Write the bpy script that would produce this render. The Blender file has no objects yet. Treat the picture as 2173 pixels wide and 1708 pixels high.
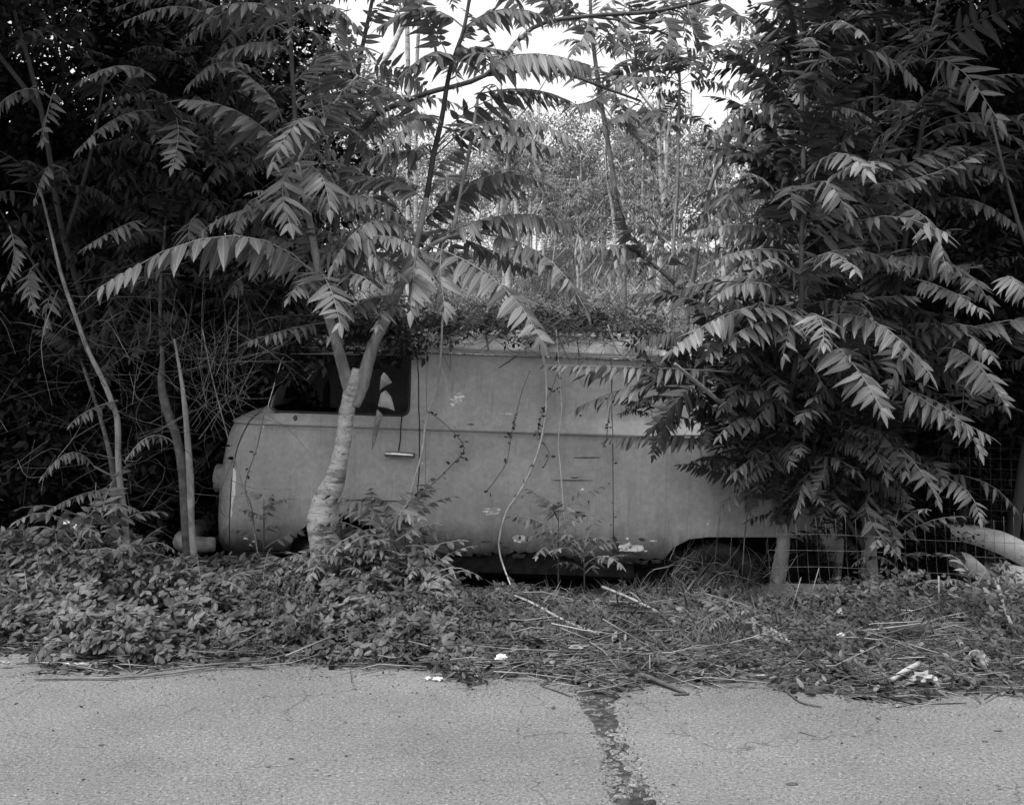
import bpy, math, random
import numpy as np
from mathutils import Vector, Matrix, noise

SC = bpy.context.scene
COL = SC.collection
R = math.radians
rnd = random.Random(7)
rng = np.random.default_rng(11)

# ------------------------------------------------------------------ camera, sky, sun, exposure
F = 2712.0                      # focal length in pixels of the 2173-wide view
CX, HY, EYE = 1086.5, 740.0, 1.6
cam_d = bpy.data.cameras.new('camera')
cam = bpy.data.objects.new('camera', cam_d)
COL.objects.link(cam)
cam.location = (0, 0, EYE)
cam.rotation_euler = (R(90), 0, 0)
cam_d.sensor_width = 36
cam_d.lens = F / 2173 * 36
cam_d.shift_y = -(854 - HY) / 2173
cam_d.clip_start = 0.05
cam_d.clip_end = 600
SC.camera = cam

SUN_EL, SUN_AZ = 62, 200        # high thin overcast, from behind the camera and a little to the left
world = bpy.data.worlds.new('World')
SC.world = world
world.use_nodes = True
wn = world.node_tree
bg = wn.nodes['Background']
sky = wn.nodes.new('ShaderNodeTexSky')
sky.sky_type = 'NISHITA'
sky.sun_disc = False
sky.sun_elevation = R(SUN_EL)
sky.sun_rotation = R(SUN_AZ)
sky.dust_density = 6
sky.air_density = 1.5
bw = wn.nodes.new('ShaderNodeRGBToBW')
wn.links.new(sky.outputs[0], bw.inputs[0])
cloud = wn.nodes.new('ShaderNodeMath'); cloud.operation = 'MULTIPLY_ADD'      # thin even cloud over the blue: half sky, half white veil
cloud.inputs[1].default_value = 0.55; cloud.inputs[2].default_value = 2.2
wn.links.new(bw.outputs[0], cloud.inputs[0])
wn.links.new(cloud.outputs[0], bg.inputs['Color'])
bg.inputs['Strength'].default_value = 0.15
sun_d = bpy.data.lights.new('sun', 'SUN')
sun_d.energy = 2.3
sun_d.angle = R(18)
sun_d.color = (1, 0.995, 0.985)
sun = bpy.data.objects.new('sun', sun_d)
COL.objects.link(sun)
# direction to the sun: behind the camera, slightly left, high
sd = Vector((-0.30, -0.30, 0.90)).normalized()
sun.rotation_euler = sd.to_track_quat('Z', 'Y').to_euler()
sky.sun_rotation = math.atan2(sd.x, sd.y)
sky.sun_elevation = math.asin(sd.z)

SC.view_settings.view_transform = 'Standard'
SC.view_settings.look = 'None'
SC.view_settings.exposure = 1.03
SC.view_settings.gamma = 1
SC.view_settings.use_curve_mapping = False
SC.cycles.max_bounces = 6
SC.cycles.diffuse_bounces = 2
SC.cycles.transmission_bounces = 4
SC.cycles.transparent_max_bounces = 6

# ------------------------------------------------------------------ helpers
def P(px, py, Y):
    """the world point at depth Y that is seen at (px, py)"""
    return Vector(((px - CX) / F * Y, Y, EYE - (py - HY) / F * Y))

def tag(o, label=None, cat=None, group=None, kind=None):
    if label: o['label'] = label
    if cat: o['category'] = cat
    if group: o['group'] = group
    if kind: o['kind'] = kind
    return o

def thing(name, label, cat, loc=(0, 0, 0), group=None):
    o = bpy.data.objects.new(name, None)
    o.empty_display_size = 0.1
    COL.objects.link(o)
    o.location = loc
    return tag(o, label, cat, group)

def link(name, me, parent=None, loc=None, rot=None, scale=None):
    o = bpy.data.objects.new(name, me)
    COL.objects.link(o)
    if parent is not None: o.parent = parent
    if loc is not None: o.location = loc
    if rot is not None: o.rotation_euler = rot
    if scale is not None: o.scale = (scale,) * 3 if isinstance(scale, (int, float)) else scale
    return o

class MB:
    """collects triangles for ONE mesh"""
    def __init__(s): s.v, s.f, s.u, s.n = [], [], [], 0
    def add(s, V, Fc, U=None):
        V = np.asarray(V, float).reshape(-1, 3); Fc = np.asarray(Fc, int).reshape(-1, 3)
        s.v.append(V); s.f.append(Fc + s.n)
        s.u.append(np.zeros((len(V), 2)) if U is None else np.asarray(U, float))
        s.n += len(V)
        return s
    def mesh(s, name, mat, origin=(0, 0, 0), smooth=True):
        V = np.concatenate(s.v) - np.asarray(origin, float); Fc = np.concatenate(s.f); U = np.concatenate(s.u)
        me = bpy.data.meshes.new(name)
        nf = len(Fc)
        me.vertices.add(len(V)); me.vertices.foreach_set('co', V.astype('f').ravel())
        me.loops.add(nf * 3); me.loops.foreach_set('vertex_index', Fc.astype('i').ravel())
        me.polygons.add(nf)
        me.polygons.foreach_set('loop_start', np.arange(0, nf * 3, 3, dtype='i'))
        me.polygons.foreach_set('loop_total', np.full(nf, 3, 'i'))
        uv = me.uv_layers.new(name='UVMap')
        uv.data.foreach_set('uv', U[Fc.ravel()].astype('f').ravel())
        me.update(calc_edges=True)
        me.polygons.foreach_set('use_smooth', np.full(nf, smooth, bool))
        me.materials.append(mat)
        return me
    def build(s, name, mat, parent=None, origin=(0, 0, 0), smooth=True):
        return link(name, s.mesh(name, mat, origin, smooth), parent)

def quads(q):
    q = np.asarray(q, int)
    return np.concatenate([q[:, [0, 1, 2]], q[:, [0, 2, 3]]])

def box(mb, x0, x1, y0, y1, z0, z1):
    V = [(x, y, z) for z in (z0, z1) for y in (y0, y1) for x in (x0, x1)]
    mb.add(V, quads([(0, 2, 3, 1), (4, 5, 7, 6), (0, 1, 5, 4), (2, 6, 7, 3), (0, 4, 6, 2), (1, 3, 7, 5)]))

def catmull(pts, k=5):
    p = [np.asarray(q, float) for q in pts]
    if len(p) < 3:
        return np.array([p[0] + (p[-1] - p[0]) * t for t in np.linspace(0, 1, k + 1)])
    p = [2 * p[0] - p[1]] + p + [2 * p[-1] - p[-2]]
    out = []
    for i in range(1, len(p) - 2):
        for t in np.arange(k) / k:
            a, b, c, d = p[i - 1:i + 3]
            out.append(0.5 * (2 * b + (c - a) * t + (2 * a - 5 * b + 4 * c - d) * t * t + (3 * b - a - 3 * c + d) * t ** 3))
    out.append(p[-2])
    return np.array(out)

def tube(mb, pts, rad, seg=6, k=1, cap=True, rough=0.0, nz=0):
    """a tapering tube along pts (rad per given point)"""
    pts = np.asarray([np.asarray(p, float) for p in pts]); rad = np.broadcast_to(np.asarray(rad, float), (len(pts),)).copy()
    if k > 1:
        n0 = len(pts); pts2 = catmull(pts, k)
        rad = np.interp(np.linspace(0, n0 - 1, len(pts2)), np.arange(n0), rad); pts = pts2
    T = np.gradient(pts, axis=0); T /= np.linalg.norm(T, axis=1)[:, None] + 1e-9
    ref = np.array([0.13, 0.97, 0.2]) if abs(T[:, 1]).mean() < 0.8 else np.array([0, 0.1, 1.0])
    A = np.cross(T, ref); A /= np.linalg.norm(A, axis=1)[:, None]; B = np.cross(T, A)
    th = np.linspace(0, 2 * math.pi, seg, endpoint=False)
    c, s_ = np.cos(th), np.sin(th)
    rr = rad[:, None] * np.ones((1, seg))
    if rough: rr = rr * (1 + rough * np.random.default_rng(nz + len(pts)).uniform(-1, 1, rr.shape))
    V = pts[:, None, :] + rr[..., None] * (A[:, None, :] * c[None, :, None] + B[:, None, :] * s_[None, :, None])
    n = len(pts); i = np.arange(n - 1)[:, None] * seg; j = np.arange(seg)[None, :]; j2 = (j + 1) % seg
    q = np.stack([i + j, i + j2, i + seg + j2, i + seg + j], -1).reshape(-1, 4)
    Fc = [quads(q)]
    V = V.reshape(-1, 3)
    if cap:
        V = np.vstack([V, pts[0], pts[-1]]); a = len(V) - 2
        Fc.append(np.stack([np.full(seg, a), (np.arange(seg) + 1) % seg, np.arange(seg)], 1))
        Fc.append(np.stack([np.full(seg, a + 1), (n - 1) * seg + np.arange(seg), (n - 1) * seg + (np.arange(seg) + 1) % seg], 1))
    mb.add(V, np.concatenate(Fc))

# leaf template: +X along the leaf, Y across (unit), Z up; curved down towards the tip and folded at the midrib
def leaf_template(curl=0.22, fold=0.25, shape='lance', lo=False):
    if lo:
        ts, ws = [0.0, 0.35], [0.2, 1.0]
    elif shape == 'lance':
        ts, ws = [0.0, 0.16, 0.42, 0.72], [0.30, 0.92, 0.95, 0.55]
    else:
        ts, ws = [0.0, 0.25, 0.55, 0.82], [0.12, 0.85, 1.0, 0.55]
    V, U = [], []
    for t, w in zip(ts, ws):
        z = -curl * t * t
        for s_ in (-1, 0, 1):
            V.append((t, s_ * w * 0.5, z - (fold * w * 0.10 if s_ else 0))); U.append((0.5 + 0.5 * s_ * w, t * 0.98 + 0.01))
    V.append((1.0, 0, -curl)); U.append((0.5, 0.99))
    Fc = []
    for r in range(len(ts) - 1):
        a = r * 3
        Fc += [(a, a + 1, a + 4), (a, a + 4, a + 3), (a + 1, a + 2, a + 5), (a + 1, a + 5, a + 4)]
    a = (len(ts) - 1) * 3
    Fc += [(a, a + 1, a + 3), (a + 1, a + 2, a + 3)]
    Fc = [(f[0], f[2], f[1]) for f in Fc]
    return np.array(V), np.array(Fc), np.array(U)

LANCE, OVATE, LO = leaf_template(), leaf_template(0.18, 0.4, 'ovate'), leaf_template(0.25, 0.5, lo=True)

def stamp(mb, tpl, loc, X, Y, Z, r=rng):
    """stamp the template with column axes X, Y, Z (n,3 each, already scaled)"""
    V, Fc, U = tpl; n = len(loc); k = len(V)
    W = loc[:, None, :] + V[None, :, 0:1] * X[:, None, :] + V[None, :, 1:2] * Y[:, None, :] + V[None, :, 2:3] * Z[:, None, :]
    FF = Fc[None] + (np.arange(n) * k)[:, None, None]
    UU = np.tile(U, (n, 1)).reshape(n, k, 2).copy()
    UU[:, :, 1] += r.integers(0, 16, n)[:, None]
    mb.add(W.reshape(-1, 3), FF.reshape(-1, 3), UU.reshape(-1, 2))

def unit(a): return a / (np.linalg.norm(a, axis=-1, keepdims=True) + 1e-9)

def frond(mb, pts, pairs=11, ll=0.16, lw=0.05, droop=35, start=0.16, tpl=None, r=None, stalk=0.004, missing=0.03, side0=None):
    """a compound leaf: leaflets in pairs along the rachis pts"""
    r = r or rng
    tpl = tpl or LANCE
    pts = np.asarray(pts, float)
    seg = np.r_[0, np.cumsum(np.linalg.norm(np.diff(pts, axis=0), axis=1))]
    L = seg[-1]
    tt = np.linspace(start, 0.975, pairs)
    tt = tt + r.normal(0, 0.18 / pairs, pairs)
    tt = np.repeat(np.clip(tt, 0.03, 0.99), 2); sg = np.tile([-1.0, 1.0], pairs)
    tt = tt + np.where(sg > 0, 0.14 / pairs, 0)
    keep = r.random(len(tt)) > missing
    tt, sg = tt[keep], sg[keep]
    pos = np.stack([np.interp(tt * L, seg, pts[:, i]) for i in range(3)], 1)
    T = np.gradient(pts, axis=0)
    Tn = unit(np.stack([np.interp(tt * L, seg, T[:, i]) for i in range(3)], 1))
    up = np.array([0, 0, 1.0])
    S = np.cross(Tn, up)
    if side0 is not None:
        w = np.linalg.norm(S, axis=1, keepdims=True); S = S * w + np.asarray(side0) * (1 - w)
    S = unit(S); N = unit(np.cross(S, Tn))
    a = np.radians(droop + r.normal(0, 14, len(tt)))[:, None]
    grav = np.array([0, 0, -1.0])
    down = unit(-N * 0.45 + grav * 0.55 + 1e-6)
    fw = (0.22 + 0.55 * (tt ** 2) + r.normal(0, 0.07, len(tt)))[:, None]
    D = unit(S * sg[:, None] * np.cos(a) + down * np.sin(a) + Tn * fw)
    tip = np.array([0])
    prof = (0.72 + 0.5 * np.sin(np.clip(tt, 0, 1) ** 0.8 * math.pi) - 0.25 * tt) * np.where(r.random(len(tt)) < .07, r.uniform(.4, .75, len(tt)), r.uniform(0.84, 1.12, len(tt)))
    W = unit(Tn - D * (D * Tn).sum(1, keepdims=True) + r.normal(0, 0.2, D.shape))
    Z = unit(np.cross(D, W)); flip = np.where((Z * N).sum(1, keepdims=True) < 0, -1.0, 1.0)
    Z = Z * flip; W = W * 1.0
    # keep the handedness right so that normals face up
    W = np.cross(Z, D)
    l = (ll * prof)[:, None]
    stamp(mb, tpl, pos, D * l, W * (lw * np.sqrt(prof))[:, None], Z * l * r.uniform(0.5, 1.8, (len(tt), 1)), r)
    # terminal leaflet
    Te = unit(pts[-1] - pts[-2]); Se = np.cross(Te, up); Se = unit(Se)
    Ne = np.cross(Se, Te)
    stamp(mb, tpl, pts[-1:], Te[None] * ll * 0.6, Se[None] * lw * 0.8 * -1, Ne[None] * ll * 0.6, r)
    if stalk:
        k = max(3, len(pts) // 2)
        idx = np.linspace(0, len(pts) - 1, k).astype(int)
        n0 = mb.n
        tube(mb, pts[idx], np.linspace(stalk, stalk * 0.35, k), 4, cap=False)
        mb.u[-1][:] = (0.5, 20.5)

def bez(b, m, t, n=14):
    b, m, t = (np.asarray(q, float) for q in (b, m, t))
    c = 2 * m - (b + t) / 2
    s_ = np.linspace(0, 1, n)[:, None]
    return (1 - s_) ** 2 * b + 2 * s_ * (1 - s_) * c + s_ ** 2 * t

# ------------------------------------------------------------------ materials (all greys: a black-and-white place)
def new_mat(name):
    m = bpy.data.materials.new(name); m.use_nodes = True
    nt = m.node_tree
    return m, nt, nt.nodes['Principled BSDF'], nt.nodes['Material Output']

def nd(nt, typ, **kw):
    n = nt.nodes.new(typ)
    for k, v in kw.items():
        if k in n.inputs: n.inputs[k].default_value = v
        else: setattr(n, k, v)
    return n

def math_(nt, op, a, b=0.0, clamp=False):
    n = nt.nodes.new('ShaderNodeMath'); n.operation = op; n.use_clamp = clamp
    for i, x in enumerate((a, b)):
        if isinstance(x, (int, float)): n.inputs[i].default_value = x
        else: nt.links.new(x, n.inputs[i])
    return n.outputs[0]

def ramp(nt, src, stops):
    n = nt.nodes.new('ShaderNodeValToRGB'); cr = n.color_ramp
    while len(cr.elements) < len(stops): cr.elements.new(0.5)
    for e, (p, v) in zip(cr.elements, stops): e.position = p; e.color = (v, v, v, 1)
    nt.links.new(src, n.inputs[0])
    return n.outputs[0]

def noise_(nt, scale, detail=4, rough=0.55, coord='Object', dist=0.0, stretch=None):
    tc = nt.nodes.new('ShaderNodeTexCoord'); src = tc.outputs[coord]
    if stretch:
        mp = nt.nodes.new('ShaderNodeMapping'); mp.inputs['Scale'].default_value = stretch
        nt.links.new(src, mp.inputs[0]); src = mp.outputs[0]
    n = nt.nodes.new('ShaderNodeTexNoise'); n.inputs['Scale'].default_value = scale
    n.inputs['Detail'].default_value = detail; n.inputs['Roughness'].default_value = rough
    n.inputs['Distortion'].default_value = dist
    nt.links.new(src, n.inputs['Vector'])
    return n.outputs['Fac']

def bump(nt, bsdf, h, strength=0.4, dist=0.01):
    b = nt.nodes.new('ShaderNodeBump'); b.inputs['Strength'].default_value = strength; b.inputs['Distance'].default_value = dist
    nt.links.new(h, b.inputs['Height']); nt.links.new(b.outputs[0], bsdf.inputs['Normal'])

def grey_mat(name, stops, scale=6, detail=5, rough=0.7, spec=0.3, bmp=0.3, bdist=0.01, stretch=None, dist=0.0, metallic=0, extra=None):
    m, nt, b, out = new_mat(name)
    f = noise_(nt, scale, detail, 0.6, 'Object', dist, stretch)
    c = ramp(nt, f, stops)
    if extra:
        f2 = noise_(nt, extra[0], 6, 0.7); c2 = ramp(nt, f2, extra[1])
        c = math_(nt, 'MULTIPLY', c, c2)
    nt.links.new(c, b.inputs['Base Color'])
    b.inputs['Roughness'].default_value = rough; b.inputs['Specular IOR Level'].default_value = spec; b.inputs['Metallic'].default_value = metallic
    if bmp: bump(nt, b, f, bmp, bdist)
    return m

def leaf_mat(name, v, rough=0.42, spec=0.5, trans=0.25, spread=0.35, objspread=0.3, veins=True, patch=0):
    m, nt, b, out = new_mat(name)
    uv = nt.nodes.new('ShaderNodeUVMap'); sp = nt.nodes.new('ShaderNodeSeparateXYZ'); nt.links.new(uv.outputs[0], sp.inputs[0])
    fl = math_(nt, 'FLOOR', sp.outputs[1])
    wnz = nt.nodes.new('ShaderNodeTexWhiteNoise'); wnz.noise_dimensions = '1D'
    oi = nt.nodes.new('ShaderNodeObjectInfo')
    nt.links.new(math_(nt, 'ADD', fl, math_(nt, 'MULTIPLY', oi.outputs['Random'], 57.0)), wnz.inputs['W'])
    tone = math_(nt, 'ADD', math_(nt, 'MULTIPLY', wnz.outputs['Value'], spread), 1 - spread / 2)
    ot = math_(nt, 'ADD', math_(nt, 'MULTIPLY', oi.outputs['Random'], objspread), 1 - objspread / 2)
    base = math_(nt, 'MULTIPLY', math_(nt, 'MULTIPLY', tone, ot), v)
    if patch:       # species and age change from one clump to the next
        base = math_(nt, 'MULTIPLY', base, ramp(nt, noise_(nt, patch, 3, 0.6), [(0.34, 0.42), (0.5, 0.95), (0.66, 1.55)]))
    if veins:
        du = math_(nt, 'ABSOLUTE', math_(nt, 'SUBTRACT', sp.outputs[0], 0.5))
        mid = math_(nt, 'SUBTRACT', 1.0, math_(nt, 'MULTIPLY', du, 14.0), True)
        fr = math_(nt, 'FRACT', sp.outputs[1])
        vs = math_(nt, 'SINE', math_(nt, 'MULTIPLY', math_(nt, 'SUBTRACT', fr, math_(nt, 'MULTIPLY', du, 0.35)), 85.0))
        vv = math_(nt, 'MULTIPLY', math_(nt, 'POWER', math_(nt, 'MAXIMUM', vs, 0.0), 6.0), 0.22)
        base = math_(nt, 'MULTIPLY', base, math_(nt, 'ADD', math_(nt, 'ADD', math_(nt, 'MULTIPLY', mid, 0.8), vv), 0.93))
        bump(nt, b, math_(nt, 'ADD', mid, math_(nt, 'MULTIPLY', vs, 0.3)), 0.25, 0.004)
    nt.links.new(base, b.inputs['Base Color'])
    b.inputs['Roughness'].default_value = rough; b.inputs['Specular IOR Level'].default_value = spec
    if trans:
        tr = nt.nodes.new('ShaderNodeBsdfTranslucent'); nt.links.new(math_(nt, 'MULTIPLY', base, 1.6), tr.inputs[0])
        mx = nt.nodes.new('ShaderNodeMixShader'); mx.inputs[0].default_value = trans
        nt.links.new(b.outputs[0], mx.inputs[1]); nt.links.new(tr.outputs[0], mx.inputs[2]); nt.links.new(mx.outputs[0], out.inputs[0])
    return m

M = {}
M['leaf'] = leaf_mat('ailanthus_leaf', 0.115, 0.45, 0.4, spread=0.6)
M['leaf_dark_shaded'] = leaf_mat('dark_shaded_leaf', 0.034, 0.5, 0.2, 0.12)  # ailanthus leaf with shade put into its colour; also dark vine and creeper leaves
M['leaf_deep_shade'] = leaf_mat('deep_shade_leaf', 0.014, 0.6, 0.08, 0.0, veins=False)  # near-black: the gloom of the thickets put into the leaf colour
M['leaf_pale'] = leaf_mat('dry_pale_leaf', 0.12, 0.6, 0.25, 0.3, spread=0.7, veins=False)
M['cover'] = leaf_mat('cover_leaf', 0.066, 0.5, 0.16, 0.2, spread=1.1, patch=3.5)
M['grass'] = leaf_mat('grass_blade', 0.08, 0.6, 0.08, 0.2, spread=0.9, veins=False, patch=3)
M['straw'] = leaf_mat('dry_slope_grass', 0.24, 0.7, 0.15, 0.2, spread=1.0, veins=False, patch=.7)
M['roof'] = grey_mat('chalky_roof_paint', [(0.3, 0.26), (0.5, 0.5), (0.7, 0.72)], 1.3, 6, 0.6, 0.3, 0.1, extra=(14, [(0.35, 0.7), (0.6, 1.05)]))
M['dry_stalk'] = leaf_mat('dry_stalks', 0.11, 0.75, 0.08, 0.0, spread=1.9, veins=False, patch=2.5)
M['litter'] = leaf_mat('dry_leaf_litter', 0.075, 0.8, 0.05, 0.0, spread=1.8, veins=False, patch=4)
M['bark'] = grey_mat('pale_bark', [(0.33, 0.13), (0.43, 0.30), (0.7, 0.46)], 5, 8, 0.85, 0.15, 1.0, 0.02, (1, 1, 3.6), 0.9, extra=(38, [(0.33, 0.35), (0.42, 0.95), (0.65, 1.12)]))
M['bark_mid'] = grey_mat('grey_bark', [(0.3, 0.10), (0.5, 0.20), (0.75, 0.34)], 14, 6, 0.85, 0.15, 0.8, 0.01, (1, 1, 0.5), 0.6)
M['bark_dark'] = grey_mat('dark_bark', [(0.3, 0.035), (0.7, 0.09)], 12, 5, 0.85, 0.15, 0.6, 0.01, (1, 1, 0.5))
M['twig'] = grey_mat('twig', [(0.3, 0.03), (0.7, 0.22)], 5, 3, 0.8, 0.2, 0)
M['twig_pale'] = grey_mat('pale_twig', [(0.3, 0.14), (0.7, 0.30)], 20, 3, 0.8, 0.2, 0)
M['soil'] = grey_mat('soil', [(0.3, 0.015), (0.5, 0.04), (0.75, 0.10)], 22, 8, 0.95, 0.1, 1.0, 0.03)
M['white'] = grey_mat('white_plastic', [(0.3, 0.7), (0.7, 0.85)], 12, 3, 0.5, 0.4, 0.3)
M['vine_pale'] = grey_mat('pale_dry_vine', [(0.3, 0.32), (0.7, 0.55)], 20, 3, 0.8, 0.2, 0)
M['pale'] = grey_mat('pale_wood', [(0.3, 0.32), (0.7, 0.62)], 7, 6, 0.85, 0.2, 0.5, 0.01)
M['dull'] = grey_mat('dirty_pale_scrap', [(0.3, 0.12), (0.7, 0.32)], 25, 5, 0.8, 0.2, 0.6)
M['rubber'] = grey_mat('old_rubber', [(0.3, 0.012), (0.7, 0.035)], 18, 4, 0.65, 0.3, 0.4)
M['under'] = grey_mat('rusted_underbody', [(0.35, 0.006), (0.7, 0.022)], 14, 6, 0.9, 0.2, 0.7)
M['chrome'] = grey_mat('worn_chrome', [(0.3, 0.45), (0.7, 0.75)], 30, 3, 0.28, 0.5, 0.1, metallic=1)
M['chip'] = grey_mat('flaked_filler', [(0.4, 0.35), (0.6, 0.85)], 30, 5, 0.8, 0.2, 0.5)
M['rust'] = grey_mat('rust', [(0.35, 0.02), (0.65, 0.09)], 35, 6, 0.95, 0.1, 0.8)
M['wire'] = grey_mat('galvanised_wire', [(0.3, 0.05), (0.7, 0.15)], 20, 2, 0.5, 0.4, 0, metallic=0.4)

# growth rings and leaf scars on the pale bark
nt = M['bark'].node_tree; b = nt.nodes['Principled BSDF']; src = b.inputs['Base Color'].links[0].from_socket
tc = nt.nodes.new('ShaderNodeTexCoord'); sp = nt.nodes.new('ShaderNodeSeparateXYZ'); nt.links.new(tc.outputs['Object'], sp.inputs[0])
zz = math_(nt, 'ADD', math_(nt, 'MULTIPLY', sp.outputs[2], 5.2), math_(nt, 'MULTIPLY', noise_(nt, 4, 5, .7), .9))
ring = ramp(nt, math_(nt, 'ABSOLUTE', math_(nt, 'SUBTRACT', math_(nt, 'FRACT', zz), .5)), [(0.0, .62), (.06, .8), (.14, 1.0)])
v1 = nt.nodes.new('ShaderNodeTexVoronoi'); v1.inputs['Scale'].default_value = 22; nt.links.new(tc.outputs['Object'], v1.inputs['Vector'])
c = math_(nt, 'MULTIPLY', math_(nt, 'MULTIPLY', src, ring), ramp(nt, v1.outputs['Distance'], [(.10, .35), (.2, 1.0)]))
nt.links.new(c, b.inputs['Base Color'])

# van paint: chalked enamel with runs, mottling and small rust specks
m, nt, b, out = new_mat('chalked_van_paint'); M['paint'] = m
f1 = noise_(nt, 2.2, 5, 0.6); f2 = noise_(nt, 30, 6, 0.7); f3 = noise_(nt, 4, 6, 0.7, stretch=(2.2, 1, 0.7)); f4 = noise_(nt, 75, 3, 0.8)
c = math_(nt, 'MULTIPLY', ramp(nt, f1, [(0.3, 0.25), (0.7, 0.36)]), ramp(nt, f2, [(0.35, 0.86), (0.65, 1.12)]))
c = math_(nt, 'MULTIPLY', c, ramp(nt, f3, [(0.25, 0.84), (0.6, 1.05)]))
c = math_(nt, 'MULTIPLY', c, ramp(nt, f4, [(0.24, 0.35), (0.30, 1.0)]))
vor = nt.nodes.new('ShaderNodeTexVoronoi'); vor.inputs['Scale'].default_value = 9
tc = nt.nodes.new('ShaderNodeTexCoord'); nt.links.new(tc.outputs['Object'], vor.inputs['Vector'])
spk = ramp(nt, vor.outputs['Distance'], [(0.018, 0.25), (0.05, 1.0)])
c = math_(nt, 'MULTIPLY', c, spk)
nt.links.new(c, b.inputs['Base Color']); # grime thrown up along the lower edge and rust bleeding down from it
spz = nt.nodes.new('ShaderNodeSeparateXYZ'); nt.links.new(tc.outputs['Object'], spz.inputs[0])
fg = noise_(nt, 9, 7, 0.75, stretch=(1, 1, .6))
low = math_(nt, 'MULTIPLY', math_(nt, 'SUBTRACT', 0.50, spz.outputs[2]), 2.6, True)
gm = ramp(nt, math_(nt, 'ADD', math_(nt, 'MULTIPLY', low, 0.75), math_(nt, 'MULTIPLY', fg, 0.5)), [(0.42, 1.0), (0.62, 0.62), (0.82, 0.16)])
c = math_(nt, 'MULTIPLY', c, gm)
fs = noise_(nt, 22, 4, 0.6, stretch=(2.5, 1, 0.06))
c = math_(nt, 'MULTIPLY', c, ramp(nt, fs, [(0.28, 0.72), (0.42, 1.0), (0.66, 1.0), (0.74, 1.18)]))
nt.links.new(c, b.inputs['Base Color']); b.inputs['Roughness'].default_value = 0.4; b.inputs['Specular IOR Level'].default_value = 0.45
fd = noise_(nt, 3.2, 3, 0.5)
bump(nt, b, math_(nt, 'ADD', math_(nt, 'MULTIPLY', f2, 0.06), fd), 0.35, 0.03)

# asphalt
m, nt, b, out = new_mat('weathered_asphalt'); M['asphalt'] = m
g1 = noise_(nt, 120, 3, 0.75); g2 = noise_(nt, 1.1, 5, 0.6); g3 = noise_(nt, 45, 4, 0.7); g4 = noise_(nt, 5, 7, 0.75)
g5 = noise_(nt, 62, 2, 0.6)
vc = nt.nodes.new('ShaderNodeTexVoronoi'); vc.feature = 'DISTANCE_TO_EDGE'; vc.inputs['Scale'].default_value = 1.15
tca = nt.nodes.new('ShaderNodeTexCoord'); dst = nt.nodes.new('ShaderNodeTexNoise'); dst.inputs['Scale'].default_value = 4; dst.inputs['Detail'].default_value = 6
nt.links.new(tca.outputs['Object'], dst.inputs['Vector'])
mxv = nt.nodes.new('ShaderNodeVectorMath'); mxv.operation = 'MULTIPLY_ADD'; mxv.inputs[1].default_value = (.28, .28, .28)
nt.links.new(dst.outputs['Color'], mxv.inputs[0]); nt.links.new(tca.outputs['Object'], mxv.inputs[2]); nt.links.new(mxv.outputs[0], vc.inputs['Vector'])
hair = math_(nt, 'MAXIMUM', ramp(nt, vc.outputs['Distance'], [(0.0, 0.45), (0.006, 1.0)]), ramp(nt, noise_(nt, 1.7, 3, .6), [(0.50, 1.0), (0.56, 0.0)]))
c = math_(nt, 'MULTIPLY', ramp(nt, math_(nt, 'ADD', math_(nt, 'MULTIPLY', g1, .6), math_(nt, 'MULTIPLY', g5, .4)), [(0.36, 0.03), (0.46, 0.115), (0.56, 0.15), (0.68, 0.36)]), ramp(nt, g2, [(0.3, 0.80), (0.7, 1.15)]))
c = math_(nt, 'MULTIPLY', c, ramp(nt, g3, [(0.28, 0.45), (0.40, 0.97), (0.7, 1.15)]))
c = math_(nt, 'MULTIPLY', c, ramp(nt, g4, [(0.30, 0.66), (0.42, 0.95), (0.62, 1.0), (0.75, 1.12)]))
c = math_(nt, 'MULTIPLY', c, hair)
nt.links.new(c, b.inputs['Base Color']); b.inputs['Roughness'].default_value = 0.85; b.inputs['Specular IOR Level'].default_value = 0.25
bump(nt, b, math_(nt, 'ADD', g1, math_(nt, 'MULTIPLY', g3, 1.2)), 0.6, 0.006)

M['glass'], nt, b, out = new_mat('dusty_glass')
b.inputs['Base Color'].default_value = (0.02, 0.02, 0.02, 1); b.inputs['Roughness'].default_value = 0.25; b.inputs['Specular IOR Level'].default_value = 0.5
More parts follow.
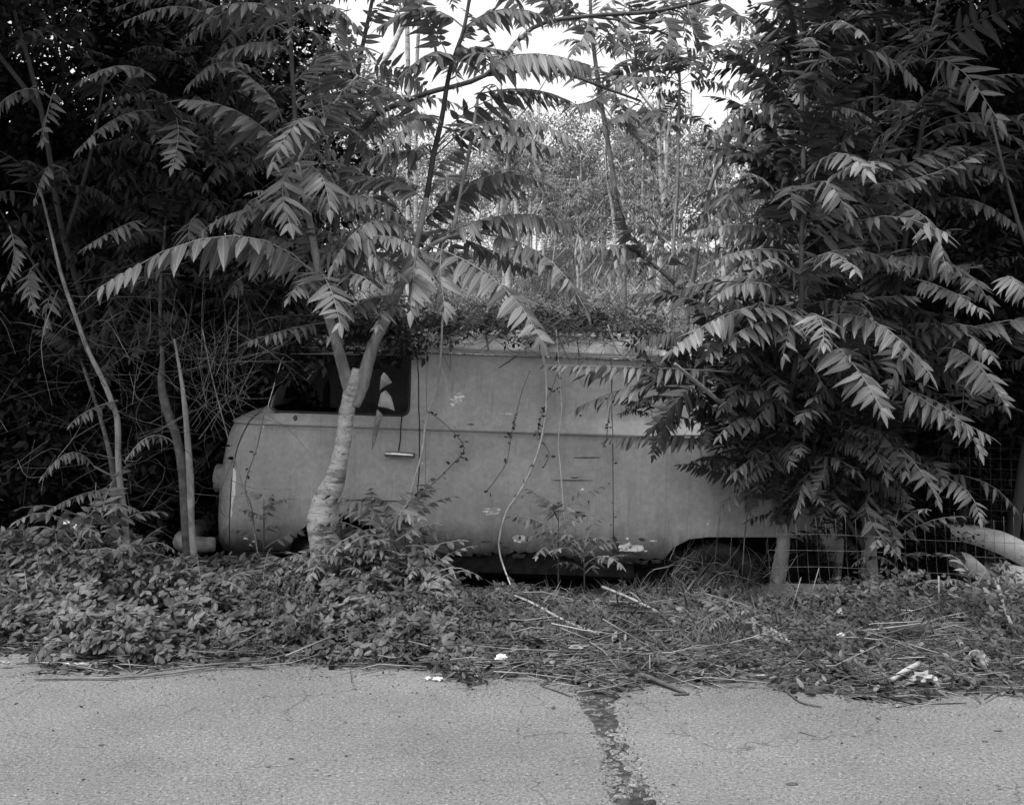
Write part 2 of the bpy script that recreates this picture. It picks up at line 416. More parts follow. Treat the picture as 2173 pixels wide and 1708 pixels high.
# ------------------------------------------------------------------ ground
EDGE = [(-400, 6.6), (0, 6.62), (60, 6.60), (75, 6.25), (260, 6.24), (480, 6.42), (640, 6.44), (800, 6.33), (900, 6.30), (960, 6.1), (1000, 5.96),
        (1050, 6.10), (1120, 6.20), (1200, 6.05), (1262, 5.86), (1330, 5.90), (1400, 6.02), (1500, 6.02), (1620, 6.02), (1700, 5.92), (1760, 5.84),
        (1860, 5.74), (1950, 5.72), (2060, 5.84), (2173, 5.84), (2600, 5.9)]
EX = np.array([(px - CX) / F * y for px, y in EDGE]); EY = np.array([y for _, y in EDGE])
def nz(x, y, s, o=0): return noise.noise(Vector((x * s + o, y * s - o, o * 0.37)))
def edge_y(x):
    return float(np.interp(x, EX, EY)) + 0.05 * nz(x, 0, 5, 3) + 0.03 * nz(x, 0, 17, 9)
def ground_z(x, y):
    e = edge_y(x) if y < 9 else 6.2
    if y < 10.8:
        t = y - e
        z = -0.035 + 0.05 * min(max(t / 0.12, -0.2), 1) + 0.015 * (lambda q: q * q * (3 - 2 * q))(min(max(t / 1.6, 0), 1))
        if t > -0.02:
            z += 0.02 * nz(x, y, 6, 1) + 0.012 * nz(x, y, 19, 5)
        if y > 8.3: z -= 0.10 * min((y - 8.3) / 0.4, 1)
        return z
    h = 0.0 + 0.20 * (y - 10.8) if y < 30 else 3.84 + 0.07 * (y - 30)
    return h + 0.25 * nz(x, y, 0.35, 2) * min((y - 10.8) / 2, 1) + 0.05 * nz(x, y, 2, 7)

def grid_mesh(name, xs, ys, zf, mat, parent=None, kind='structure'):
    V = np.array([(x, y, zf(x, y)) for y in ys for x in xs])
    nx, ny = len(xs), len(ys)
    i, j = np.meshgrid(np.arange(nx - 1), np.arange(ny - 1)); a = (j * nx + i).ravel()
    mb = MB(); mb.add(V, quads(np.stack([a, a + 1, a + nx + 1, a + nx], 1)))
    o = mb.build(name, mat, parent)
    if kind: o['kind'] = kind
    return o
xs = np.r_[-150, -90, -50, -25, -12, -7, np.arange(-4.2, 4.21, 0.045), 7, 12, 25, 50, 90, 150]
ys = np.r_[-60, -20, 0, 4, 5.3, np.arange(5.6, 8.9, 0.045), np.arange(9.0, 12, 0.3), np.arange(12, 45, 1.0), 50, 60, 80, 120, 200]
grid_mesh('ground', xs, ys, ground_z, M['soil'])

# road: three butted pieces of one slab; the middle one is broken along the crack
CRX0, CRX1 = 0.30, 0.78
def crack_axis(y):      # x of the crack's centre line
    return float(np.interp(y, [3.9, 4.5, 4.75, 5.0, 5.3, 5.6, 5.9], [0.46, 0.435, 0.43, 0.425, 0.395, 0.40, 0.37]))
def road_piece(x0, x1, y0=4.0):
    mb = MB()
    xs_ = np.arange(x0, x1 + 1e-6, (x1 - x0) / max(1, round((x1 - x0) / 0.12)))
    top = [(x, edge_y(x) + 0.35, 0.0) for x in xs_]
    bot = [(x, y0, 0.0) for x in xs_]
    n = len(xs_)
    mb.add(bot + top, quads([(i, i + 1, n + i + 1, n + i) for i in range(n - 1)]))
    return mb
mb = MB(); box(mb, -150, 150, -7.0, 4.0, -0.2, 0.0)
road = mb.build('road', M['asphalt'], smooth=False); tag(road, kind='structure')
road_piece(-9, CRX0).build('road_slab', M['asphalt'], road)
road_piece(CRX1, 9).build('road_slab', M['asphalt'], road)
m, nt, b, out = new_mat('crumbled_asphalt'); M['crumb'] = m
g1 = noise_(nt, 150, 3, 0.7); g2 = noise_(nt, 22, 6, 0.7)
c = math_(nt, 'MULTIPLY', ramp(nt, g1, [(0.30, 0.03), (0.5, 0.09), (0.72, 0.2)]), ramp(nt, g2, [(0.3, 0.6), (0.6, 1.1)]))
nt.links.new(c, b.inputs['Base Color']); b.inputs['Roughness'].default_value = 0.9
bump(nt, b, math_(nt, 'ADD', g1, g2), 0.8, 0.008)
def crack_z(x, y):
    c0 = crack_axis(y) + 0.02 * nz(0, y, 9, 4)
    w = float(np.interp(y, [4, 4.9, 5.3, 5.6, 5.9], [0.065, 0.055, 0.035, 0.05, 0.09])) * (1 + 0.35 * nz(0, y, 14, 8))
    d = abs(x - c0) / w
    edge = min(min(x - CRX0, CRX1 - x) / 0.03, 1)
    z = 0.0
    if d < 1.25:
        dd, pp = noise.voronoi(Vector((x * 14 + 0.5 * nz(x, y, 9), y * 10, 0)), distance_metric='DISTANCE')
        crk = max(0, 1 - (dd[1] - dd[0]) / 0.13)
        inside = min(max((1.25 - d) / 0.25, 0), 1)
        cell = nz(pp[0].x * 3, pp[0].y * 3, 3.1, 2)
        z -= inside * (0.003 + 0.028 * crk + 0.012 * max(0, cell))
        if y < 4.60: z -= inside * 0.018 * max(0, 0.5 + nz(x, y, 16, 6))
        if y > 5.35: z -= inside * (0.002 + 0.024 * max(0, .12 + nz(x, y, 22, 1) + .4 * nz(x, y, 60, 2)))
    rim = math.exp(-((d - 1.2) / 0.10) ** 2)
    z -= 0.020 * rim * max(0, 0.30 + nz(x, y, 26, 2))
    return z * edge
ys_c = np.arange(4.0, 6.5, 0.009)
grid_mesh('cracked_slab', np.linspace(CRX0, CRX1, 60), ys_c, crack_z, M['asphalt'], road, None)

mb = MB(); mb.add([(CRX0, 4.0, -.0075), (CRX1, 4.0, -.0075), (CRX1, 6.4, -.0075), (CRX0, 6.4, -.0075)], quads([(0, 1, 2, 3)])); mb.build('crack_dirt', M['soil'], road)
# verge weeds, litter, twigs
def rand_axes(n, tilt, r=rng, base=None):
    yaw = r.uniform(0, 2 * math.pi, n); pit = r.normal(0, tilt, n) if base is None else base + r.normal(0, tilt, n)
    X = np.stack([np.cos(yaw) * np.cos(pit), np.sin(yaw) * np.cos(pit), np.sin(pit)], 1)
    S = np.stack([-np.sin(yaw), np.cos(yaw), np.zeros(n)], 1)
    rol = r.normal(0, tilt, n)[:, None]
    N = np.cross(X, S); Y = S * np.cos(rol) + N * np.sin(rol)
    return X, Y, np.cross(X, Y)
def scatter(n, px0, px1, d0, d1, r=rng, power=1.0):
    """random points of the verge, d = metres behind the road's edge"""
    y_ref = 7.0
    x = r.uniform((px0 - CX) / F * y_ref, (px1 - CX) / F * y_ref, n) * 1.05
    d = d0 + (d1 - d0) * r.random(n) ** power
    y = np.array([edge_y(a) for a in x]) + d
    z = np.array([ground_z(a, b_) for a, b_ in zip(x, y)])
    return np.stack([x, y, z], 1), d

def veg_h(px, d):   # height of the weeds over the verge
    h = np.interp(px, [-100, 0, 250, 400, 480, 620, 700, 850, 920, 980, 2300], [0.25, 0.26, 0.25, 0.19, 0.12, 0.11, 0.22, 0.20, 0.10, 0.05, 0.05])
    return h * np.clip((d - 0.05) / 0.9, 0, 1) ** 0.7

r1 = np.random.default_rng(5)
def rosettes(mb, pts, lsize, k, r, tpl=OVATE, wr=0.5):
    for j in range(k):
        n = len(pts)
        yaw = r.uniform(0, 6.28) + j * 2.4 + r.normal(0, 0.4, n)
        pit = r.normal(-0.10, 0.35, n)
        X = np.stack([np.cos(yaw) * np.cos(pit), np.sin(yaw) * np.cos(pit), np.sin(pit)], 1)
        S = np.stack([-np.sin(yaw), np.cos(yaw), np.zeros(n)], 1)
        if j == 0: ta = r.normal(0.4, 0.35, n); tb = r.normal(0, 0.25, n)      # the plants lean out to the open side, over the road
        for A_ in (X, S):
            y_, z_ = A_[:, 1] * np.cos(ta) - A_[:, 2] * np.sin(-ta) * -1, A_[:, 1] * np.sin(ta) + A_[:, 2] * np.cos(ta)
            x_, z2 = A_[:, 0] * np.cos(tb) + z_ * np.sin(tb), -A_[:, 0] * np.sin(tb) + z_ * np.cos(tb)
            A_[:, 0], A_[:, 1], A_[:, 2] = x_, y_, z2
        Z = np.cross(X, S)
        s_ = (lsize * r.uniform(0.55, 1.25, n))[:, None]
        stamp(mb, tpl, pts + X * 0.006, X * s_, S * s_ * wr, Z * s_, r)

mb = MB()
p, d = scatter(9000, -60, 960, 0.12, 2.3, r1, 0.9)
px = p[:, 0] / p[:, 1] * F + CX
h = veg_h(px, d)
u = 1 - .8 * r1.random(len(p)) ** 3.2
keep = h > 0.03
mnd = np.array([nz(a, b_, 1.9, 3) for a, b_ in p[:, :2]]); fine = np.array([nz(a, b_, 7.0, 8) for a, b_ in p[:, :2]])
keep &= (fine > -.03) | (r1.random(len(p)) < .06)
p2 = p.copy(); p2[:, 2] += h * u * np.clip(0.8 + 1.6 * mnd + .9 * fine, .12, 1.8) + 0.02
rosettes(mb, p2[keep] * 1.0, 0.056, 5, r1)
o = mb.build('weed_cover', M['cover']); tag(o, kind='stuff')
# smaller leaved cover nearer the road
mb = MB()
p, d = scatter(4200, 480, 1150, 0.05, 1.8, r1, 0.8)
kk = np.array([nz(a, b_, 6, 6) + .6 * nz(a, b_, 2.2, 2) for a, b_ in p[:, :2]]) > .0; p, d = p[kk], d[kk]
p[:, 2] += 0.02 + r1.random(len(p)) * np.interp(p[:, 0] / p[:, 1] * F + CX, [500, 640, 820, 1150], [0.10, 0.24, 0.18, 0.06]) * np.clip(d * 1.5, 0.1, 1)
rosettes(mb, p, 0.036, 5, r1)
p, d = scatter(3000, 950, 2300, 0.25, 2.1, r1, 0.8)
kk = np.array([nz(a, b_, 1.7, 6) + .5 * nz(a, b_, 5, 2) for a, b_ in p[:, :2]]) > .06 - .2 * (p[:, 0] > 2.0); p, d = p[kk], d[kk]
p[:, 2] += 0.01 + r1.random(len(p)) * np.interp(p[:, 0] / p[:, 1] * F + CX, [950, 1600, 1800, 2173], [0.05, 0.08, 0.18, 0.34]) * np.clip(d, 0, 1)
rosettes(mb, p, 0.038, 5, r1)
o = mb.build('low_weeds', M['cover']); tag(o, kind='stuff')
# dead leaves
mb = MB()
p, d = scatter(8500, -80, 2260, -0.03, 2.3, r1, 1.1)
p[:, 2] += 0.008 + 0.02 * r1.random(len(p))
X, Y, Z = rand_axes(len(p), 0.5, r1); s_ = r1.uniform(0.02, 0.075, (len(p), 1))
stamp(mb, OVATE, p, X * s_, Y * s_ * r1.uniform(0.2, 0.6, (len(p), 1)), Z * s_ * 2, r1)
o = mb.build('leaf_litter', M['litter']); tag(o, kind='stuff')
# grass and straw
mb = MB()
p, d = scatter(5200, 880, 2260, 0.02, 2.0, r1, 0.9)
n = len(p); X, Y, Z = rand_axes(n, 0.45, r1, 0.75); s_ = r1.uniform(0.03, 0.12, (n, 1)) * (0.5 + np.clip(d, 0, 1.2))[:, None]
stamp(mb, LO, p, X * s_ * .8, Y * 0.0035, Z * s_ * 2.0, r1)
for cxp, cyp, rad_, nn in ((1560, 1335, 0.16, 260), (1520, 1345, 0.1, 130), (1205, 1330, 0.12, 90), (1010, 1270, 0.15, 90), (1350, 1255, 0.3, 90), (1410, 1235, 0.25, 90), (1450, 1236, 0.16, 120), (1560, 1240, 0.2, 140)):
    Yd = F * 1.52 / (cyp - HY)
    c0 = P(cxp, cyp, Yd)
    q = np.stack([r1.normal(c0.x, rad_, nn), r1.normal(c0.y, rad_ * 0.6, nn), np.zeros(nn)], 1)
    q[:, 2] = [ground_z(a, b_) for a, b_ in q[:, :2]]
    X, Y, Z = rand_axes(nn, 0.4, r1, 1.15); s_ = r1.uniform(0.07, 0.15, (nn, 1))
    stamp(mb, LO, q, X * s_, Y * 0.0035, Z * s_ * 1.6, r1)
o = mb.build('verge_grass', M['grass']); tag(o, kind='stuff')
# straw and twigs lying about
mb = MB()
def twigs(mb, p, l0, l1, r0, r1_, lift, r, tilt=0.12):
    for a in p:
        L = r.uniform(l0, l1); yaw = r.normal(0.0, 0.7) + (math.pi if r.random() < .5 else 0); pit = r.normal(0, tilt)
        dv = np.array([math.cos(yaw) * math.cos(pit), math.sin(yaw) * math.cos(pit), math.sin(pit)])
        k = np.array([0, 0, 1]) * r.normal(0, 0.04) + np.array([-dv[1], dv[0], 0]) * r.normal(0, 0.08)
        z0 = np.array([0, 0, lift * r.random()])
        pts = [a + z0 - dv * L / 2, a + z0 + k * L, a + z0 + dv * L / 2]
        rr = r.uniform(r0, r1_)
        tube(mb, pts, [rr, rr * 0.85, rr * 0.5], 3, cap=False); mb.u[-1][:] = (0.5, r.integers(0, 400))
p, d = scatter(5200, -80, 2260, -0.05, 2.2, r1, 1.2); twigs(mb, p, 0.04, 0.26, 0.0012, 0.003, 0.04, r1)
p, d = scatter(420, -80, 2260, -0.04, 1.8, r1, 1.3); twigs(mb, p, 0.15, 0.6, 0.002, 0.005, 0.10, r1, .2)
o = mb.build('twig_litter', M['dry_stalk']); tag(o, kind='stuff')
# crumbs on the road
mb = MB()
n = 5200; x = r1.uniform(-3.6, 3.6, n); dd_ = r1.exponential(0.10, n); y = np.array([edge_y(a) for a in x]) - dd_ + .04
ok_ = (dd_ < .9) & (np.array([nz(a, b_, 3, 7) for a, b_ in zip(x, y)]) > -.1 + .35 * dd_); x, y = x[ok_], y[ok_]
p = np.stack([x, y, np.full(len(x), 0.004)], 1); X, Y, Z = rand_axes(len(p), 0.25, r1); s_ = r1.uniform(0.003, 0.013, (len(p), 1))
stamp(mb, OVATE, p, X * s_, Y * s_ * 0.4, Z * s_, r1)
n = 1500; x = r1.uniform(-3.2, 3.2, n); y = 6.25 - 2.2 * r1.random(n) ** 2.2
okk = np.array([b_ < edge_y(a) for a, b_ in zip(x, y)]); x, y = x[okk], y[okk]
p = np.stack([x, y, np.full(len(x), 0.004)], 1); X, Y, Z = rand_axes(len(p), 0.2, r1); s_ = r1.uniform(0.004, 0.016, (len(p), 1)) * np.where(r1.random((len(p), 1)) < 0.08, 2.2, 1)
stamp(mb, OVATE, p, X * s_, Y * s_ * 0.5, Z * s_, r1)
o = mb.build('road_crumbs', M['litter']); tag(o, kind='stuff')
# pebbles and crumbs in the crack
mb = MB()
TET = (np.array([(1, 0, -.3), (-.5, .8, -.3), (-.5, -.8, -.3), (0.1, 0, .7), (.6, .7, .2), (-.8, 0, .3)], float), np.array([(0, 1, 4), (1, 5, 4), (4, 5, 3), (0, 4, 3), (0, 3, 2), (2, 3, 5), (1, 2, 5), (0, 2, 1)]), np.zeros((6, 2)))
n = 1500; y = r1.uniform(4.2, 6.1, n); x = np.array([crack_axis(a) for a in y]) + r1.normal(0, 0.05, n); 
kk = (r1.random(n) < np.interp(y, [4.2, 4.7, 4.8, 5.4, 6.1], [1, 1, .35, .4, 1]))
x, y = x[kk], y[kk]; p = np.stack([x, y, [crack_z(a, b_) + 0.002 for a, b_ in zip(x, y)]], 1)
X, Y, Z = rand_axes(len(p), 0.5, r1); s_ = r1.uniform(0.002, 0.008, (len(p), 1))
stamp(mb, TET, p, X * s_, Y * s_, Z * s_, r1)
o = mb.build('crack_rubble', M['crumb'], smooth=False); tag(o, kind='stuff')

# ------------------------------------------------------------------ van
S = 310.0; TH = R(1.9); VY = 8.7; HW = 0.862
ca, sa = math.cos(TH), math.sin(TH)
def vl(px, py):
    x = (px - CX) / S; z = EYE - (py - HY) / S
    return (x * ca - z * sa, x * sa + z * ca)
van = thing('abandoned_van', 'abandoned old panel van with rounded roof, sunk into the verge and overgrown by trees', 'van', (0, VY + HW, 0))
van.rotation_euler = (0, TH, 0)
f0 = vl(452, 1050)[0]; LEN = 4.35
def slice_pts(z, hw, xf, xr, r, nc=8):
    """rounded rectangle seen from above, counter-clockwise from the near front corner"""
    pts = []
    for cx_, cy_, a0 in ((xf + r, -hw + r, 180), (xr - r * .8, -hw + r * .8, 270), (xr - r * .8, hw - r * .8, 0), (xf + r, hw - r, 90)):
        rr = r if cx_ < 0 else r * .8
        for k in range(nc + 1):
            a = R(a0 + 90 * k / nc); pts.append((cx_ + rr * math.cos(a), cy_ + rr * math.sin(a), z))
    return pts
bl = 1.035
SL = [(0.14, .80, f0 + .05, .16), (0.20, .835, f0 + .015, .20), (0.35, .848, f0, .24), (0.6, .853, f0 + .0, .26), (0.85, .853, f0 + .03, .28), (0.95, .850, f0 + .05, .30),
      (1.018, .846, f0 + .08, .30), (1.024, .848, f0 + .08, .30), (1.030, .864, f0 + .07, .30), (1.040, .865, f0 + .08, .30), (1.085, .838, f0 + .16, .29), (1.11, .823, f0 + .22, .27), (1.13, .812, f0 + .28, .25),
      (1.15, .806, f0 + .31, .24), (1.3, .785, f0 + .40, .22), (1.45, .765, f0 + .49, .20), (1.555, .748, f0 + .55, .20), (1.560, .765, f0 + .55, .20), (1.566, .782, f0 + .54, .20), (1.582, .784, f0 + .54, .20), (1.586, .765, f0 + .55, .20),
      (1.59, .738, f0 + .56, .22), (1.62, .715, f0 + .59, .24), (1.66, .66, f0 + .66, .26), (1.695, .57, f0 + .78, .3), (1.72, .44, f0 + .95, .3), (1.735, .25, f0 + 1.2, .2), (1.74, .08, f0 + 1.5, .07)]
mb = MB(); rings = []
for z, hw, xf, r in SL:
    xr = f0 + LEN - max(0, z - 1.0) * 0.22 - (0.35 * max(0, z - 1.6) / 0.14)
    q = slice_pts(z, hw, xf, xr, r); rings.append(q)
n = len(rings[0]); V = [p for q in rings for p in q]
Q = []
for k in range(len(rings) - 1):
    for j in range(n): Q.append((k * n + j, k * n + (j + 1) % n, (k + 1) * n + (j + 1) % n, (k + 1) * n + j))
top = len(V); V.append((0.3, 0, 1.742)); Fc = [tuple(t) for t in quads(Q)]
a = (len(rings) - 1) * n
Fc += [(a + j, a + (j + 1) % n, top) for j in range(n)]
bot = len(V); V.append((0.3, 0, 0.14)); Fc += [((j + 1) % n, j, bot) for j in range(n)]
outer = np.array(V)
mb.add(outer, Fc)
inner = outer.copy(); cc = np.array([0.3, 0, 0.9])
inner = cc + (inner - cc) * np.array([0.985, 0.96, 0.965])
body_me = mb.mesh('van_body', M['paint'])
def temp(me): 
    o = bpy.data.objects.new('tmp', me); COL.objects.link(o); return o
def prism(poly, y0, y1, rings_=None):
    mb_ = MB(); n_ = len(poly)
    V_ = [(x, y0, z) for x, z in poly] + [(x, y1, z) for x, z in poly]
    F_ = list(map(tuple, quads([(i, (i + 1) % n_, n_ + (i + 1) % n_, n_ + i) for i in range(n_)])))
    # ear-clipped caps through mathutils
    from mathutils.geometry import tessellate_polygon
    t_ = tessellate_polygon([[Vector((x, z, 0)) for x, z in poly]])
    area = sum(poly[i][0] * poly[(i + 1) % n_][1] - poly[(i + 1) % n_][0] * poly[i][1] for i in range(n_))
    for tri in t_:
        a_, b_, c_ = tri
        ar = (poly[b_][0] - poly[a_][0]) * (poly[c_][1] - poly[a_][1]) - (poly[c_][0] - poly[a_][0]) * (poly[b_][1] - poly[a_][1])
        if ar * area < 0: b_, c_ = c_, b_
        F_.append((a_, b_, c_)); F_.append((n_ + a_, n_ + c_, n_ + b_))
    if area < 0: F_ = [(f[0], f[2], f[1]) for f in F_]
    mb_.add(V_, F_)
    me = mb_.mesh('cut', M['paint'])
    import bmesh
    bm = bmesh.new(); bm.from_mesh(me); bmesh.ops.recalc_face_normals(bm, faces=bm.faces); bm.to_mesh(me); bm.free()
    return me
def boolean(me, ops):
    o = temp(me); tmp = []
    for kind, cm in ops:
        c_ = temp(cm); tmp.append(c_); md = o.modifiers.new('b', 'BOOLEAN'); md.operation = kind; md.solver = 'EXACT'; md.object = c_
    bpy.context.view_layer.update()
    ev = o.evaluated_get(bpy.context.evaluated_depsgraph_get())
    res = bpy.data.meshes.new_from_object(ev)
    for c_ in tmp + [o]: bpy.data.objects.remove(c_)
    return res
def finish(me, name, ang=28, mat=None):
    me.name = name; me.shade_smooth(); me.set_sharp_from_angle(angle=R(ang))
    if mat: me.materials.clear(); me.materials.append(mat)
    return me
def vp(*pts): return [vl(*p) for p in pts]
def rounded(poly, r, k=5):
    out = []; n_ = len(poly)
    for i in range(n_):
        p0, p1, p2 = (Vector(poly[(i + j) % n_]) for j in (-1, 0, 1))
        a_ = p1 + (p0 - p1).normalized() * r; b_ = p1 + (p2 - p1).normalized() * r
        for t in range(k + 1):
            t /= k; out.append(tuple((1 - t) ** 2 * a_ + 2 * t * (1 - t) * p1 + t * t * b_))
    return out
def offset(poly, d_):
    c_ = Vector((sum(p[0] for p in poly) / len(poly), sum(p[1] for p in poly) / len(poly)))
    n_ = len(poly); out = []
    area = sum(poly[i][0] * poly[(i + 1) % n_][1] - poly[(i + 1) % n_][0] * poly[i][1] for i in range(n_))
    for i in range(n_):
        a_, b_ = Vector(poly[i - 1]), Vector(poly[(i + 1) % n_]); t = (b_ - a_).normalized(); nn = Vector((t.y, -t.x)) * (1 if area > 0 else -1)
        out.append(tuple(Vector(poly[i]) + nn * d_))
    return out

bpy.context.view_layer.update()
mbi = MB(); mbi.add(inner, Fc); inner_me = mbi.mesh('inner', M['paint'])
door_poly = catmull([(*q, 0) for q in vp((488, 1168), (488, 1110), (492, 1030), (503, 955), (522, 908), (548, 873), (570, 835), (592, 785), (608, 757))], 3)[:, :2].tolist() + \
    vp((640, 748), (760, 746), (882, 750), (886, 800), (887, 868), (890, 900), (889, 1000), (884, 1062), (800, 1060), (742, 1058), (700, 1075), (660, 1105), (625, 1140), (606, 1168))
win_poly = rounded(vp((568, 871), (600, 752), (868, 756), (866, 881)), 0.055)
wcx, wcz = vl(722, 1204)
arch_f = [(wcx + 0.37 * math.cos(R(a)), wcz + 0.37 * math.sin(R(a))) for a in range(0, 181, 9)] + [(wcx - .37, -0.3), (wcx + .37, -0.3)]
arch_r = vp((1392, 1260), (1398, 1215), (1408, 1185), (1428, 1160), (1462, 1142), (1500, 1138), (1620, 1138), (1690, 1140), (1730, 1170), (1745, 1260))
jr = random.Random(3)
jag = []
xx = 430
while xx < 1900:
    yb = np.interp(xx, [430, 600, 880, 1180, 1300, 1400, 1900], [1182, 1180, 1168, 1178, 1192, 1186, 1200])
    jag.append(vl(xx, yb + jr.uniform(-5, 6) + 5 * math.sin(xx * 0.021))); xx += jr.uniform(5, 16)
bottom_cut = [(f0 - .4, -.4)] + [(f0 - .4, jag[0][1])] + jag + [(f0 + 5, jag[-1][1]), (f0 + 5, -.4)]
N0, N1 = -1.3, 0.0
shell_ops = [('DIFFERENCE', inner_me), ('DIFFERENCE', prism(arch_f, -1.3, -0.35)), ('DIFFERENCE', prism(arch_r, -1.3, -0.35)),
             ('DIFFERENCE', prism(bottom_cut, -1.5, 1.5))]
ws = rounded([(vl(560, 850)[0] - .4, 1.16), (vl(560, 850)[0] - .4, 1.52), (f0 + .72, 1.52), (f0 + .55, 1.16)], 0.02)
shell = boolean(body_me, shell_ops)
wsx = prism([(-0.60, 1.17), (0.60, 1.17), (0.58, 1.52), (-0.58, 1.52)], 0, 1)   # swapped to run along x
co = np.zeros(len(wsx.vertices) * 3); wsx.vertices.foreach_get('co', co); co = co.reshape(-1, 3)
co = np.stack([f0 - 0.1 + co[:, 1] * 0.75, co[:, 0], co[:, 2]], 1); wsx.vertices.foreach_set('co', co.ravel())
import bmesh
bm = bmesh.new(); bm.from_mesh(wsx); bmesh.ops.recalc_face_normals(bm, faces=bm.faces); bm.to_mesh(wsx); bm.free()
def seam(pts_px, w=0.004):
    pts = vp(*pts_px); L_ = offset(pts + pts[::-1], 0) ; a_, b_ = [], []
    for i, p in enumerate(pts):
        q0 = Vector(pts[max(i - 1, 0)]); q1 = Vector(pts[min(i + 1, len(pts) - 1)]); t = (q1 - q0).normalized(); nn = Vector((t.y, -t.x)) * w / 2
        a_.append(tuple(Vector(p) + nn)); b_.append(tuple(Vector(p) - nn))
    return prism(a_ + b_[::-1], -1.3, -0.5)
body = boolean(shell.copy(), [('DIFFERENCE', prism(offset(door_poly, 0.008), -1.3, -0.3)), ('DIFFERENCE', wsx),
                              ('DIFFERENCE', seam([(1298, 764), (1299, 900), (1300, 1030), (1301, 1188)], 0.005)),
                              ('DIFFERENCE', seam([(905, 752), (903, 1185)], 0.002))])
finish(body, 'van_body', mat=M['paint']); body.materials.append(M['roof'])
for p_ in body.polygons:
    if p_.center.z > 1.592 and p_.normal.z > .2: p_.material_index = 1
link('body', body, van)
door = link('front_door', finish(boolean(shell, [('INTERSECT', prism(door_poly, -1.3, -0.3)), ('DIFFERENCE', prism(win_poly, -1.3, -0.3))]), 'van_door', mat=M['paint']), van)
def side_y(z):
    return -float(np.interp(z, [s_[0] for s_ in SL[:21]], [s_[1] for s_ in SL[:21]]))
# window seal
mb = MB(); pts = [(x, side_y(z) - 0.001, z) for x, z in offset(win_poly, 0.004)]; pts.append(pts[0])
tube(mb, pts, 0.009, 6, cap=False); mb.build('window_seal', M['rubber'], door)
mb = MB(); pts = [(x, side_y(z) - 0.008, z) for x, z in offset(win_poly, 0.006)[:14]]
tube(mb, pts, 0.0028, 5); mb.build('trim', M['chrome'], door)
# drip rail under the gutter, belt shadow moulding
mb = MB()
x0, x1 = vl(615, 745)[0], f0 + LEN - 0.2
tube(mb, [(x0 + (x1 - x0) * t, -0.781 - 0.006, 1.563 + 0.001 * math.sin(t * 40)) for t in np.linspace(0, 1, 20)], 0.007, 6); mb.build('drip_rail', M['paint'], van)
# handle
hx, hz = vl(850, 963)
mb = MB(); V0 = [(hx - .095, -.905, hz + .002), (hx - .08, -.905, hz + .005), (hx, -.907, hz + .004), (hx + .075, -.903, hz), (hx + .095, -.898, hz)]
tube(mb, V0, [.011, .019, .018, .016, .012], 10, k=2); 
handle = mb.build('door_handle', M['chrome'], door)
mb = MB(); box(mb, hx - .1, hx + .1, -.875, -.835, hz - .016, hz + .012); mb.build('handle_mount', M['rubber'], door)
# underside, inner arches, floor
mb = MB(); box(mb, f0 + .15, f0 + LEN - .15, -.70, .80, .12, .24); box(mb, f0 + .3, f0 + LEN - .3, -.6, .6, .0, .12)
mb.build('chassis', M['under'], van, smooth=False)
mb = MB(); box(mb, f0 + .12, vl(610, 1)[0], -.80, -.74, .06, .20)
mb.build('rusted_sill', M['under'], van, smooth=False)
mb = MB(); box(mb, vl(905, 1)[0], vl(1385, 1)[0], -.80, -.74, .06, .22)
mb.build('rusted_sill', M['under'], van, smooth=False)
# rust lip hanging in flakes along the lower edge
mb = MB()
xx = 900
while xx < 1400:
    w_ = jr.uniform(8, 40); yb = np.interp(xx, [880, 1180, 1300, 1400], [1170, 1180, 1193, 1188]); a_ = vl(xx, yb - 3); b_ = vl(xx + w_, yb - 3)
    hgt = jr.uniform(.01, .035); mb.add([(a_[0], -.838, a_[1]), (b_[0], -.838, b_[1]), (b_[0] - .01, -.83, b_[1] - hgt), (a_[0] + .01, -.826, a_[1] - hgt * jr.uniform(.4, 1))], quads([(0, 3, 2, 1)])); xx += w_ + jr.uniform(-4, 14)
mb.build('rust_flakes', M['rust'], van, smooth=False)['kind'] = 'stuff'
# wheels
def wheel(cx_, cz_, hub=True):
    mb = MB(); prof = [(.19, -.02), (.215, -.065), (.26, -.085), (.31, -.078), (.328, -.05), (.332, 0), (.328, .05), (.31, .075), (.2, .08)]
    n_ = 40; th = np.linspace(0, 2 * math.pi, n_, endpoint=False); V_ = []
    for k, t in enumerate(th):
        for r_, y_ in prof:
            q_ = r_ * (1.0 if not (r_ > .325 and k % 2) else .985); V_.append((q_ * math.cos(t), y_, q_ * math.sin(t)))
    m_ = len(prof); Q_ = [(k * m_ + j, k * m_ + j + 1, ((k + 1) % n_) * m_ + j + 1, ((k + 1) % n_) * m_ + j) for k in range(n_) for j in range(m_ - 1)]
    mb.add(V_, quads(Q_))
    w_ = link('wheel', None, van, (cx_, -.70, cz_))
    mb.build('tyre', M['rubber'], w_)
    mb = MB(); prof = [(0.0, -.055), (.05, -.055), (.06, -.03), (.12, -.02), (.16, -.045), (.185, -.05), (.195, -.03)]
    V_ = [(r_ * math.cos(t), y_, r_ * math.sin(t)) for t in th for r_, y_ in prof]; m_ = len(prof)
    mb.add(V_, quads([(k * m_ + j, k * m_ + j + 1, ((k + 1) % n_) * m_ + j + 1, ((k + 1) % n_) * m_ + j) for k in range(n_) for j in range(m_ - 1)]))
    mb.build('rim', M['pale_rim'], w_)
M['pale_rim'] = grey_mat('rusty_rim', [(0.45, 0.015), (0.65, 0.14)], 14, 5, 0.8, 0.2, 0.4)
wheel(wcx, wcz - .06); wheel(vl(1525, 1256)[0], vl(1525, 1256)[1])
